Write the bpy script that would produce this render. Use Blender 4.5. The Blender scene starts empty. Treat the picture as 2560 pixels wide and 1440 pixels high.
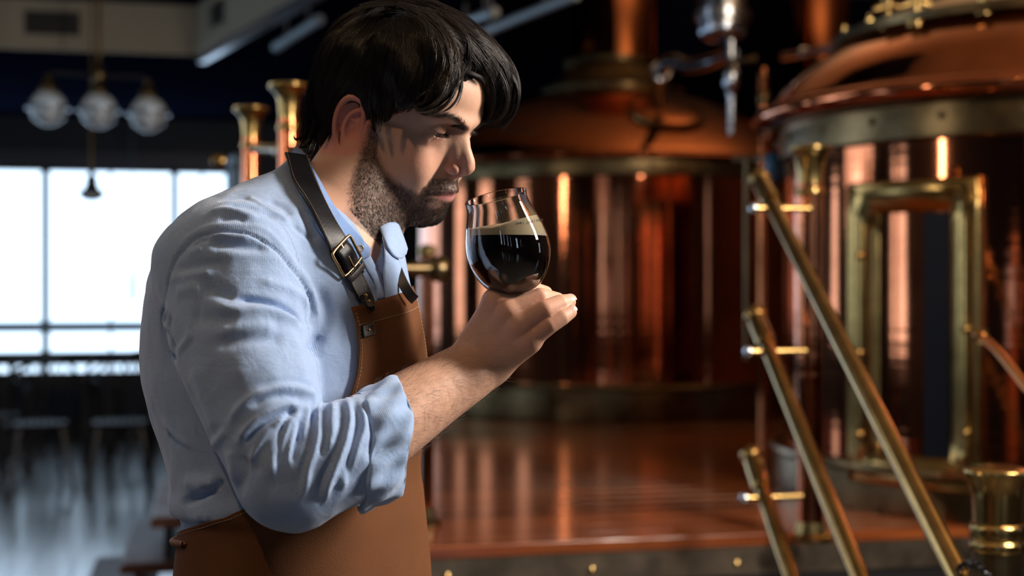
import bpy, math, random
import numpy as np
from mathutils import Vector, Matrix
from mathutils.bvhtree import BVHTree
import openvdb as vdb
PI = math.pi
rng = np.random.default_rng(7)
random.seed(7)
SC = bpy.context.scene
COL = SC.collection

# ------------------------------------------------------------------ camera
CAM_Z = 1.40
FPX = 2560 * 50 / 36.0
cam_data = bpy.data.cameras.new('camera')
cam_data.lens = 50
cam_data.sensor_width = 36
cam_data.clip_end = 60
cam_data.dof.use_dof = True
cam_data.dof.focus_distance = 1.58
cam_data.dof.aperture_fstop = 3.3
cam = bpy.data.objects.new('camera', cam_data)
cam.location = (0, 0, CAM_Z)
cam.rotation_euler = (PI / 2, 0, 0)
COL.objects.link(cam)
SC.camera = cam

# ------------------------------------------------------------------ world, lights, exposure
world = bpy.data.worlds.new('world')
SC.world = world
world.use_nodes = True
wb = world.node_tree.nodes['Background']
wb.inputs[0].default_value = (0.60, 0.79, 1.0, 1)
wb.inputs[1].default_value = 3.5
SC.view_settings.view_transform = 'Standard'
SC.view_settings.look = 'None'
SC.view_settings.gamma = 1
SC.view_settings.use_curve_mapping = False
SC.view_settings.exposure = 0.0


def area_light(name, loc, target, size, size_y, power, color):
    d = bpy.data.lights.new(name, 'AREA')
    d.shape = 'RECTANGLE'
    d.size = size
    d.size_y = size_y
    d.energy = power
    d.color = color
    o = bpy.data.objects.new(name, d)
    o.location = loc
    o.rotation_euler = (Vector(target) - Vector(loc)).to_track_quat('-Z', 'Y').to_euler()
    COL.objects.link(o)
    return o


# a big soft daylight source high on the right of the room and the daylight of the window wall on the left
area_light('key_softbox', (1.95, 1.62, 2.45), (0.05, 1.62, 1.42), 0.26, 1.10, 128, (1.0, 0.90, 0.80))
area_light('window_daylight', (-2.6, 5.2, 2.6), (-0.1, 1.6, 1.4), 1.5, 1.8, 16, (0.74, 0.85, 1.0))
area_light('room_fill', (-1.2, -2.4, 2.7), (-0.1, 1.6, 1.35), 1.2, 0.8, 1.2, (0.85, 0.88, 1.0))
area_light('added_uplight_right', (3.2, 3.9, 2.95), (3.2, 3.9, 4.0), 1.8, 1.8, 42, (1.0, 0.70, 0.44))  # added uplight, warms the ceiling that the right dome mirrors
area_light('added_uplight_vats', (1.7, 6.6, 2.75), (1.7, 6.6, 4.0), 1.8, 1.4, 36, (1.0, 0.70, 0.44))  # added uplight, brightens the ceiling mirrored in the middle vat's dome
area_light('streak_light_left', (-2.95, 2.0, 2.3), (0.9, 3.7, 1.75), 0.06, 0.7, 9, (1.0, 0.88, 0.74))  # added lamp, only there for its streak on the right vat
area_light('brewery_light', (2.2, 2.6, 3.3), (0.9, 7.4, 1.2), 1.6, 0.5, 24, (1.0, 0.78, 0.56))


# ------------------------------------------------------------------ helpers
def px(x, y, d):
    """the point at depth d (metres along the view) that the photograph shows at pixel x, y"""
    return np.array([(x - 1280) / FPX * d, d, CAM_Z - (y - 720) / FPX * d])


def link(o, parent=None):
    COL.objects.link(o)
    if parent is not None:
        o.parent = parent
        o.matrix_parent_inverse = parent.matrix_world.inverted() if False else Matrix.Translation(-parent.location)
    return o


def raw_mesh(name, V, F, smooth=True):
    me = bpy.data.meshes.new(name)
    V = np.asarray(V, dtype=np.float32)
    if isinstance(F, np.ndarray):
        n, k = F.shape
        me.vertices.add(len(V))
        me.vertices.foreach_set('co', V.ravel())
        me.loops.add(n * k)
        me.loops.foreach_set('vertex_index', F.astype(np.int32).ravel())
        me.polygons.add(n)
        me.polygons.foreach_set('loop_start', np.arange(0, n * k, k, dtype=np.int32))
        me.polygons.foreach_set('loop_total', np.full(n, k, dtype=np.int32))
        me.update(calc_edges=True)
    else:
        me.from_pydata([tuple(map(float, v)) for v in V], [], F)
    if smooth:
        me.polygons.foreach_set('use_smooth', np.ones(len(me.polygons), dtype=bool))
    me.validate()
    if smooth and not isinstance(F, np.ndarray):
        me.set_sharp_from_angle(angle=math.radians(40))
    return me


def obj(name, V, F, mat, parent=None, smooth=True):
    o = bpy.data.objects.new(name, raw_mesh(name, V, F, smooth))
    if mat is not None:
        for m in (mat if isinstance(mat, (list, tuple)) else [mat]):
            o.data.materials.append(m)
    return link(o, parent)


def empty(name, loc, label=None, cat=None, group=None, rotz=0):
    o = bpy.data.objects.new(name, None)
    o.location = tuple(float(c) for c in loc)
    o.empty_display_size = 0.05
    COL.objects.link(o)
    o.rotation_euler.z = rotz
    return tag(o, label, cat, group)


def tag(o, label=None, cat=None, group=None, kind=None):
    if label: o['label'] = label
    if cat: o['category'] = cat
    if group: o['group'] = group
    if kind: o['kind'] = kind
    return o


def attr(o, name, vals):
    vals = np.asarray(vals, dtype=np.float32)
    if vals.ndim == 1:
        a = o.data.attributes.new(name, 'FLOAT', 'POINT')
        a.data.foreach_set('value', vals)
    else:
        a = o.data.attributes.new(name, 'FLOAT_VECTOR', 'POINT')
        a.data.foreach_set('vector', vals.ravel())


class MB:
    """collects vertices and faces for one mesh"""
    def __init__(s):
        s.v = []; s.f = []

    def add(s, V, F):
        b = len(s.v)
        s.v += [tuple(map(float, v)) for v in V]
        s.f += [tuple(i + b for i in f) for f in F]
        return s

    def box(s, a, b, bev=0.0):
        x0, y0, z0 = a; x1, y1, z1 = b
        if bev <= 0:
            V = [(x, y, z) for z in (z0, z1) for y in (y0, y1) for x in (x0, x1)]
            return s.add(V, [(0, 2, 3, 1), (4, 5, 7, 6), (0, 1, 5, 4), (2, 6, 7, 3), (0, 4, 6, 2), (1, 3, 7, 5)])
        # chamfered along the vertical and top edges
        def ring(z, i):
            return [(x0 + i, y0 + bev, z), (x0 + bev, y0 + i, z), (x1 - bev, y0 + i, z), (x1 - i, y0 + bev, z),
                    (x1 - i, y1 - bev, z), (x1 - bev, y1 - i, z), (x0 + bev, y1 - i, z), (x0 + i, y1 - bev, z)]
        V = ring(z0, bev * .5) + ring(z0 + bev, 0) + ring(z1 - bev, 0) + ring(z1, bev * .5)
        F = [tuple(range(7, -1, -1)), tuple(range(24, 32))]
        for k in range(3):
            for j in range(8):
                F.append((k * 8 + j, k * 8 + (j + 1) % 8, k * 8 + 8 + (j + 1) % 8, k * 8 + 8 + j))
        return s.add(V, F)

    def tube(s, pts, r, n=12, cap=True):
        V, F = tube_vf(pts, r, n, cap)
        return s.add(V, F)

    def lathe(s, prof, c=(0, 0, 0), n=32, axis=None):
        V, F = lathe_vf(prof, c, n, axis)
        return s.add(V, F)

    def build(s, name, mat, parent=None, smooth=True):
        return obj(name, np.array(s.v), s.f, mat, parent, smooth)


def frames(P):
    P = np.asarray(P, float)
    T = np.gradient(P, axis=0)
    T /= np.linalg.norm(T, axis=1)[:, None] + 1e-12
    up = np.array([0, 0, 1.0]) if abs(T[0][2]) < 0.9 else np.array([1.0, 0, 0])
    N = np.zeros_like(P)
    n = up - T[0] * (up @ T[0]); n /= np.linalg.norm(n)
    N[0] = n
    for i in range(1, len(P)):
        n = N[i - 1] - T[i] * (N[i - 1] @ T[i])
        N[i] = n / (np.linalg.norm(n) + 1e-12)
    return T, N, np.cross(T, N)


def tube_vf(pts, r, n=12, cap=True):
    P = np.asarray(pts, float)
    r = np.broadcast_to(np.asarray(r, float), (len(P),))
    T, N, B = frames(P)
    a = np.linspace(0, 2 * PI, n, endpoint=False)
    V = (P[:, None] + r[:, None, None] * (np.cos(a)[None, :, None] * N[:, None] + np.sin(a)[None, :, None] * B[:, None])).reshape(-1, 3)
    F = []
    for i in range(len(P) - 1):
        for j in range(n):
            k = (j + 1) % n
            F.append((i * n + j, i * n + k, i * n + n + k, i * n + n + j))
    if cap:
        F.append(tuple(range(n - 1, -1, -1)))
        F.append(tuple((len(P) - 1) * n + j for j in range(n)))
    return V, F


def lathe_vf(prof, c=(0, 0, 0), n=32, axis=None):
    """profile of (radius, height) turned about an axis through c"""
    a = np.linspace(0, 2 * PI, n, endpoint=False)
    V = []
    for r, h in prof:
        for t in a:
            V.append((r * math.cos(t), r * math.sin(t), h))
    V = np.array(V)
    if axis is not None:
        q = Vector((0, 0, 1)).rotation_difference(Vector(axis).normalized()).to_matrix()
        V = V @ np.array(q).T
    V = V + np.array(c)
    F = []
    m = len(prof)
    for i in range(m - 1):
        for j in range(n):
            k = (j + 1) % n
            F.append((i * n + j, i * n + k, i * n + n + k, i * n + n + j))
    if prof[0][0] > 1e-6: F.append(tuple(range(n - 1, -1, -1)))
    if prof[-1][0] > 1e-6: F.append(tuple((m - 1) * n + j for j in range(n)))
    return V, F


def smooth_path(P, n, closed=False):
    """Catmull-Rom through the points"""
    P = np.asarray(P, float)
    if closed:
        Q = np.vstack([P[-1], P, P[0], P[1]])
        m = len(P)
    else:
        Q = np.vstack([2 * P[0] - P[1], P, 2 * P[-1] - P[-2]])
        m = len(P) - 1
    t = np.linspace(0, m, n, endpoint=not closed)
    i = np.clip(t.astype(int), 0, m - 1)
    u = (t - i)[:, None]
    p0, p1, p2, p3 = Q[i], Q[i + 1], Q[i + 2], Q[i + 3]
    return 0.5 * ((2 * p1) + (-p0 + p2) * u + (2 * p0 - 5 * p1 + 4 * p2 - p3) * u ** 2 + (-p0 + 3 * p1 - 3 * p2 + p3) * u ** 3)


def grid_faces(nu, nv, wrap_u=False, wrap_v=False):
    """faces of a grid indexed i * nv + j"""
    i = np.arange(nu if wrap_u else nu - 1)
    j = np.arange(nv if wrap_v else nv - 1)
    I, J = np.meshgrid(i, j, indexing='ij')
    I2 = (I + 1) % nu; J2 = (J + 1) % nv
    return np.stack([I * nv + J, I * nv + J2, I2 * nv + J2, I2 * nv + J], -1).reshape(-1, 4)


def many_tubes(P, R, sides=3):
    """P (n, m, 3) strands, R (n, m) radii -> one set of vertices and quads"""
    n, m, _ = P.shape
    T = np.gradient(P, axis=1)
    T /= np.linalg.norm(T, axis=2, keepdims=True) + 1e-12
    ref = np.where(np.abs(T[..., 1:2]) < 0.9, np.array([0, 1.0, 0]), np.array([1.0, 0, 0]))
    N = np.cross(T, ref); N /= np.linalg.norm(N, axis=2, keepdims=True) + 1e-12
    B = np.cross(T, N)
    a = np.arange(sides) * 2 * PI / sides
    V = P[:, :, None] + R[:, :, None, None] * (np.cos(a)[:, None] * N[:, :, None] + np.sin(a)[:, None] * B[:, :, None])
    base = np.arange(n)[:, None, None] * m * sides
    i = np.arange(m - 1)[None, :, None] * sides
    j = np.arange(sides)[None, None, :]
    k = (j + 1) % sides
    F = np.stack([base + i + j, base + i + k, base + i + sides + k, base + i + sides + j], -1).reshape(-1, 4)
    return V.reshape(-1, 3), F


# ------------------------------------------------------------------ distance-field modelling
def smin(a, b, k):
    h = np.clip(0.5 + 0.5 * (b - a) / k, 0, 1)
    return b * (1 - h) + a * h - k * h * (1 - h)


def ssub(a, b, k):
    """a with b cut away, smooth"""
    return -smin(-a, b, k)


def ell(P, c, r, R=None):
    q = P - np.asarray(c, float)
    if R is not None: q = q @ R
    r = np.asarray(r, float)
    k0 = np.linalg.norm(q / r, axis=1)
    k1 = np.linalg.norm(q / r ** 2, axis=1) + 1e-9
    return k0 * (k0 - 1) / k1


def cone(P, a, b, ra, rb):
    """capsule whose radius goes from ra to rb"""
    a = np.asarray(a, float); b = np.asarray(b, float)
    ab = b - a
    q = P - a
    t = np.clip((q @ ab) / (ab @ ab), 0, 1)
    return np.linalg.norm(q - t[:, None] * ab, axis=1) - (ra + (rb - ra) * t)


def chain(P, pts, rad, k=0.0):
    d = None
    for i in range(len(pts) - 1):
        e = cone(P, pts[i], pts[i + 1], rad[i], rad[i + 1])
        d = e if d is None else (np.minimum(d, e) if k == 0 else smin(d, e, k))
    return d


def sdf_mesh(f, lo, hi, h, newton=2):
    """surface of f = 0 inside the box lo..hi at voxel size h -> vertices, quads"""
    lo = np.asarray(lo, float); hi = np.asarray(hi, float)
    Bn = 8
    nb = np.ceil((hi - lo) / (h * Bn)).astype(int)
    I = np.stack(np.meshgrid(*[np.arange(n) for n in nb], indexing='ij'), -1).reshape(-1, 3)
    C = lo + (I + 0.5) * Bn * h
    fc = np.concatenate([f(c) for c in np.array_split(C, max(1, len(C) // 40000))])
    rad = Bn * h * 0.5 * 1.7321 * 1.25 + 2 * h
    near = np.abs(fc) < rad
    bg = 1.0
    g = vdb.FloatGrid(bg)
    for i in I[fc <= -rad]:
        b = i * Bn
        g.fill(tuple(int(v) for v in b), tuple(int(v) for v in b + Bn - 1), -bg, False)
    loc = np.stack(np.meshgrid(*[np.arange(Bn)] * 3, indexing='ij'), -1).reshape(-1, 3)
    J = I[near]
    step = 400
    for s in range(0, len(J), step):
        Jb = J[s:s + step]
        P = lo + (Jb[:, None] * Bn + loc[None]) * h
        D = f(P.reshape(-1, 3)).reshape(len(Jb), Bn, Bn, Bn)
        D = np.clip(D / h, -bg * 6, bg * 6)
        for b, d in zip(Jb, D):
            g.copyFromArray(np.ascontiguousarray(d, dtype=np.float32), ijk=tuple(int(v) for v in b * Bn))
    res = g.convertToPolygons(isovalue=0.0)
    pts, quads = res[0], res[-1]
    V = lo + pts.astype(float) * h
    e = h * 0.5
    for _ in range(newton):
        d0 = f(V)
        G = np.stack([f(V + np.array(o) * e) - d0 for o in ((1, 0, 0), (0, 1, 0), (0, 0, 1))], 1) / e
        gn = np.maximum((G ** 2).sum(1), 0.2)
        V = V - np.clip(d0 / gn, -h, h)[:, None] * G
    return V, quads.astype(np.int64)


# ------------------------------------------------------------------ materials
MATS = {}


def new_mat(name):
    m = bpy.data.materials.new(name)
    m.use_nodes = True
    MATS[name] = m
    return m, m.node_tree.nodes, m.node_tree.links, m.node_tree.nodes['Principled BSDF']


def simple(name, color, rough=0.5, metal=0.0, bump=0.0, bscale=80, var=0.0, vscale=6, emit=None, estr=0, coat=0.0, spec=0.5):
    m, N, L, B = new_mat(name)
    B.inputs['Base Color'].default_value = (*color, 1)
    B.inputs['Roughness'].default_value = rough
    B.inputs['Metallic'].default_value = metal
    B.inputs['Coat Weight'].default_value = coat
    B.inputs['Specular IOR Level'].default_value = spec
    if var > 0:
        tc = N.new('ShaderNodeTexCoord'); nz = N.new('ShaderNodeTexNoise')
        nz.inputs['Scale'].default_value = vscale; nz.inputs['Detail'].default_value = 6
        L.new(tc.outputs['Object'], nz.inputs['Vector'])
        mr = N.new('ShaderNodeMapRange')
        mr.inputs['To Min'].default_value = 1 - var; mr.inputs['To Max'].default_value = 1 + var
        L.new(nz.outputs['Fac'], mr.inputs['Value'])
        mx = N.new('ShaderNodeVectorMath'); mx.operation = 'SCALE'
        mx.inputs[0].default_value = color
        L.new(mr.outputs[0], mx.inputs['Scale'])
        L.new(mx.outputs[0], B.inputs['Base Color'])
        mr2 = N.new('ShaderNodeMapRange')
        mr2.inputs['To Min'].default_value = max(0.02, rough * (1 - var)); mr2.inputs['To Max'].default_value = min(1, rough * (1 + var))
        L.new(nz.outputs['Fac'], mr2.inputs['Value'])
        L.new(mr2.outputs[0], B.inputs['Roughness'])
    if bump > 0:
        tc = N.new('ShaderNodeTexCoord'); nz = N.new('ShaderNodeTexNoise')
        nz.inputs['Scale'].default_value = bscale; nz.inputs['Detail'].default_value = 4
        L.new(tc.outputs['Object'], nz.inputs['Vector'])
        b = N.new('ShaderNodeBump'); b.inputs['Strength'].default_value = 1; b.inputs['Distance'].default_value = bump
        L.new(nz.outputs['Fac'], b.inputs['Height']); L.new(b.outputs[0], B.inputs['Normal'])
    if emit:
        B.inputs['Emission Color'].default_value = (*emit, 1)
        B.inputs['Emission Strength'].default_value = estr
    return m
QUICK = False
# ------------------------------------------------------------------ room shell (turned 12.5 degrees against the view)
YAW = math.radians(12.5)
RU = np.array([math.cos(YAW), math.sin(YAW), 0.0]); RW_ = np.array([-math.sin(YAW), math.cos(YAW), 0.0])


def rm(u, w, z):
    """room coordinates: u along the window wall to the right, w away from the camera"""
    return RU * u + RW_ * w + np.array([0, 0, z])


def rbox(mb, u0, u1, w0, w1, z0, z1):
    V = [rm(u, w, z) for z in (z0, z1) for w in (w0, w1) for u in (u0, u1)]
    return mb.add(V, [(0, 2, 3, 1), (4, 5, 7, 6), (0, 1, 5, 4), (2, 6, 7, 3), (0, 4, 6, 2), (1, 3, 7, 5)])


NAVY = simple('navy_paint', (0.006, 0.008, 0.020), 0.8, spec=0.0, var=.1)
NAVY_W = simple('dark_blue_wall', (0.010, 0.018, 0.032), 0.55, var=.15, vscale=2)
BEIGE = simple('beige_plaster', (0.44, 0.38, 0.28), 0.8, var=.06, vscale=3)
DARKW = simple('dark_wood', (0.012, 0.008, 0.007), 0.35, var=.2, vscale=5)
FRAME = simple('black_frame', (0.012, 0.014, 0.018), 0.35)
GREYM = simple('grey_trim', (0.30, 0.34, 0.40), 0.25, .6)
BLACK = simple('black_soft', (0.006, 0.006, 0.007), 0.6)


def floor_mat():
    m, N, L, B = new_mat('floor_boards')
    tc = N.new('ShaderNodeTexCoord'); nz = N.new('ShaderNodeTexNoise'); nz.inputs['Scale'].default_value = 2.5; nz.inputs['Detail'].default_value = 6
    mp = N.new('ShaderNodeMapping'); mp.inputs['Scale'].default_value = (1, 6, 1)
    L.new(tc.outputs['Object'], mp.inputs['Vector']); L.new(mp.outputs[0], nz.inputs['Vector'])
    cr = N.new('ShaderNodeValToRGB')
    cr.color_ramp.elements[0].position = .3; cr.color_ramp.elements[0].color = (.045, .038, .034, 1)
    cr.color_ramp.elements[1].position = .75; cr.color_ramp.elements[1].color = (.10, .085, .072, 1)
    L.new(nz.outputs['Fac'], cr.inputs[0]); L.new(cr.outputs[0], B.inputs['Base Color'])
    mr = N.new('ShaderNodeMapRange'); mr.inputs['To Min'].default_value = .22; mr.inputs['To Max'].default_value = .38
    L.new(nz.outputs['Fac'], mr.inputs['Value']); L.new(mr.outputs[0], B.inputs['Roughness'])
    B.inputs['Coat Weight'].default_value = 1; B.inputs['Coat Roughness'].default_value = .2
    return m


U0, U1, W0, W1, ZC = -4.8, 7.2, -5.2, 13.9, 3.62
fl = MB(); rbox(fl, U0 - .3, U1 + .3, W0 - .3, W1 + .3, -.12, -.012)
floor = fl.build('floor', BLACK, None, False); tag(floor, kind='structure')
FB = floor_mat()
pm = None
nb = 40
bw = (U1 - U0) / 60
for i in range(60):
    if pm is None:
        mb = MB(); mb.box((0, W0, -.012), (bw - .004, W1, 0.0))
        o = mb.build('floor_board', FB, None, False); pm = o.data
        o.parent = floor
    else:
        o = bpy.data.objects.new('floor_board', pm); COL.objects.link(o); o.parent = floor
    o.rotation_euler = (0, 0, YAW)
    o.location = tuple(RU * (U0 + i * bw))
mb = MB()
# main ceiling above the recess, dark soffit round it
rbox(mb, U0, U1, W0, W1, ZC, ZC + .1)
ceil = mb.build('ceiling', simple('ceiling_paint', (0.40, 0.32, 0.24), .8), None, False); tag(ceil, kind='structure')
ZB = 3.0
# recess edge: far side and the side that comes forward on the right
CR = px(497, 150, 9.8); CR[2] = 0
cr_u, cr_w = CR @ RU, CR @ RW_
mb = MB(); rbox(mb, U0, U1, cr_w, W1, ZB, ZC + .02)
s1 = mb.build('trim_1', [NAVY], None, False); tag(s1, kind='structure')
bd_ = np.array([0.45, -0.89, 0]); bd_ /= np.linalg.norm(bd_)
far_end = CR + bd_ * 5.6
mb = MB()
right_far = far_end + RU * .45; right_near = CR + RU * .45
pts = [CR, far_end, right_far, right_near]
mb.add([(p[0], p[1], z) for z in (ZB, ZC + .02) for p in pts], [(0, 1, 2, 3), (7, 6, 5, 4), (0, 4, 5, 1), (1, 5, 6, 2), (2, 6, 7, 3), (3, 7, 4, 0)])
s2 = mb.build('trim_2', NAVY, None, False); tag(s2, kind='structure')
# beige faces of the recess, crown moulding, grilles
def face(mb, A, Bp, z0, z1, off):
    n = np.cross(np.array([*(Bp - A)[:2], 0]), [0, 0, 1.0]); n /= np.linalg.norm(n)
    if n @ (np.array([0, 3, 0]) - A) < 0: n = -n
    a0, b0 = A + n * off[0], Bp + n * off[0]; a1, b1 = A + n * off[1], Bp + n * off[1]
    V = [(p[0], p[1], z) for z in (z0, z1) for p in (a0, b0, b1, a1)]
    return mb.add(V, [(3, 2, 1, 0), (4, 5, 6, 7), (0, 1, 5, 4), (1, 2, 6, 5), (2, 3, 7, 6), (3, 0, 4, 7)])
LF = rm(U0, cr_w, 0)
mb = MB(); face(mb, LF, CR, ZB + .0, 3.34, (0.0, .02)); face(mb, CR, far_end, ZB + .0, 3.34, (0.0, .02))
tag(mb.build('trim_3', BEIGE, None, False), kind='structure')
mb = MB(); face(mb, LF, CR, 3.34, 3.44, (0.0, .09)); face(mb, CR, far_end, 3.34, 3.44, (0.0, .09))
tag(mb.build('trim_4', NAVY, None, False), kind='structure')
mb = MB(); face(mb, CR + bd_ * .25, far_end, ZB - .09, ZB - .03, (.02, .07))
tag(mb.build('trim_5', GREYM, None, False), kind='structure')
mb = MB()
rbox(mb, U0, U1, W0, W1, ZC - .16, ZC - .001)
GR = simple('grille_dark', (0.02, 0.018, 0.016), .6)
def grille(A, Bp, z0, z1, label):
    g = empty('air_vent', (A + Bp) / 2 + np.array([0, 0, z0]), label, 'vent', 'grilles in the beige ceiling band')
    mb = MB(); face(mb, A, Bp, z0, z1, (.02, .026)); mb.build('backing', GR, g, False)
    n = 7
    for i in range(n):
        mb = MB(); z = z0 + (z1 - z0) * (i + .3) / n
        face(mb, A, Bp, z, z + (z1 - z0) / n * .35, (.026, .04)); mb.build('slat', simple('grille_slat', (.05, .045, .04), .5) if i == 0 else MATS['grille_slat'], g, False)
    mb = MB()
    face(mb, A, Bp, z0 - .02, z0, (.02, .045)); mb.build('frame_rail', BEIGE, g, False)
    mb = MB(); face(mb, A, Bp, z1, z1 + .02, (.02, .045)); mb.build('frame_rail', BEIGE, g, False)
def on_band(xp): # where the sight line in plan meets the far face
    s = (xp - 1280) / FPX
    t = cr_w / (RW_[0] * s + RW_[1])
    return np.array([s * t, t, 0])
grille(on_band(62), on_band(200), 3.10, 3.26, 'long dark air grille at the left of the beige ceiling band')
grille(CR + bd_ * .42, CR + bd_ * .72, 3.10, 3.26, 'small dark air grille just right of the ceiling corner')

# walls
def wall(name, mb_fn, mat):
    mb = MB(); mb_fn(mb); o = mb.build(name, mat, None, False); tag(o, kind='structure'); return o


# window wall on the far left: openings between piers
ZW0, ZM0, ZM1, ZW1 = 0.775, 0.985, 1.085, 2.545
def uw(xp):
    s = (xp - 1280) / FPX
    t = W1 / (RW_[0] * s + RW_[1])
    return float(np.array([s * t, t, 0]) @ RU)
uR = uw(573)
wall('wall_far', lambda mb: (rbox(mb, U0 - .2, uR, W1, W1 + .25, -.1, ZW0), rbox(mb, U0 - .2, uR, W1, W1 + .25, ZW1, ZC), rbox(mb, uR, U1 + .2, W1, W1 + .25, -.1, ZC)), NAVY_W)
u_left = U0 - .2
mull = [uw(112), uw(436)]
step = mull[1] - mull[0]
allm = [mull[0] - step * k for k in range(3, 0, -1)] + mull
allm = [m for m in allm if m > u_left]
PANE = None
mg, N_, L_, B_ = new_mat('window_glass')
B_.inputs['Transmission Weight'].default_value = 1; B_.inputs['Roughness'].default_value = 0; B_.inputs['IOR'].default_value = 1.02
edges = [u_left] + allm + [uR]
for k in range(len(edges) - 1):
    a, b = edges[k], edges[k + 1]
    we = MB()
    g = .035
    rbox(we, a - g / 2, a + g, W1 + .02, W1 + .12, ZW0, ZW1); rbox(we, b - g, b + g / 2, W1 + .02, W1 + .12, ZW0, ZW1)
    rbox(we, a, b, W1 + .02, W1 + .12, ZW1 - .05, ZW1); rbox(we, a, b, W1 + .02, W1 + .12, ZW0, ZW0 + .03)
    win = we.build('window_%d' % (k + 1), FRAME, None, False); tag(win, kind='structure')
    mb = MB(); rbox(mb, a, b, W1 - .03, W1 + .13, ZM0, ZM1); mb.build('transom', simple('transom_blue', (.30, .48, .66), .3) if k == 0 else MATS['transom_blue'], win, False)
    mb = MB(); rbox(mb, (a + b) / 2 - .012, (a + b) / 2 + .012, W1 + .05, W1 + .09, ZW0, ZW1); mb.build('glazing_bar', FRAME, win, False)
    for (z0, z1) in ((ZW0 + .03, ZM0), (ZM1, ZW1 - .05)):
        for (c, d) in ((a + g, (a + b) / 2 - .012), ((a + b) / 2 + .012, b - g)):
            mb = MB(); mb.add([rm(c, W1 + .07, z0), rm(d, W1 + .07, z0), rm(d, W1 + .07, z1), rm(c, W1 + .07, z1)], [(0, 1, 2, 3)])
            mb.build('pane', mg, win, False)
mb = MB(); rbox(mb, U0, uR + .15, W1 - .06, W1 + .01, ZW1, ZW1 + .13); tag(mb.build('trim_6', simple('header_grey', (.05, .055, .08), .4), None, False), kind='structure')
mb = MB(); rbox(mb, U0, U1, W1 - .03, W1 + .01, 0, .16); tag(mb.build('baseboard_far', DARKW, None, False), kind='structure')

# the other walls; the one behind the camera and the left one have tall windows
def pierced(mb, along_u, fixed, lo, hi, z0, z1, openings, zo0, zo1, th=.25):
    def bx(a, b, c, d):
        if along_u: rbox(mb, a, b, fixed, fixed + th, c, d)
        else: rbox(mb, fixed, fixed + th, a, b, c, d)
    bx(lo, hi, z0, zo0); bx(lo, hi, zo1, z1)
    p = lo
    for a, b in openings:
        bx(p, a, zo0, zo1); p = b
    bx(p, hi, zo0, zo1)
WARM_W = simple('brown_panelling', (.13, .065, .042), .6, var=.3, vscale=2)
REAR = [(-3.3, -2.9), (-2.1, -1.9), (-0.9, -0.72), (0.1, 0.22), (1.85, 2.4), (3.5, 3.65), (4.7, 4.85)]  # unseen windows, placed and sized for the streaks they mirror in the copper
wall('wall_near', lambda mb: pierced(mb, True, W0 - .25, U0 - .2, U1 + .2, -.1, ZC, REAR, .9, 2.7), WARM_W)
LEFTW = [(4.0, 5.0), (7.2, 8.2), (9.8, 10.8)]
wall('wall_left', lambda mb: pierced(mb, False, U0 - .25, W0, W1, -.1, ZC, LEFTW, .9, 2.5), NAVY_W)
wall('wall_right', lambda mb: pierced(mb, False, U1, W0, W1, -.1, ZC, [(.5, .9)], 1.0, 2.6), WARM_W)
for nme, ops, fx, al, zo in (('near', REAR, W0 - .1, True, (.9, 2.7)), ('left', LEFTW, U0 - .1, False, (.9, 2.5)), ('right', [(.5, .9)], U1 + .1, False, (1.0, 2.6))):
    for a, b in ops:
        mb = MB(); g = .04
        for (c, d, e, f) in ((a, a + g, *zo), (b - g, b, *zo), (a, b, zo[0], zo[0] + g), (a, b, zo[1] - g, zo[1]), (a, b, (zo[0] + zo[1]) / 2 - .02, (zo[0] + zo[1]) / 2 + .02)):
            if al: rbox(mb, c, d, fx - .03, fx + .03, e, f)
            else: rbox(mb, fx - .03, fx + .03, c, d, e, f)
        tag(mb.build('window_9', FRAME, None, False), kind='structure')
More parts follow.
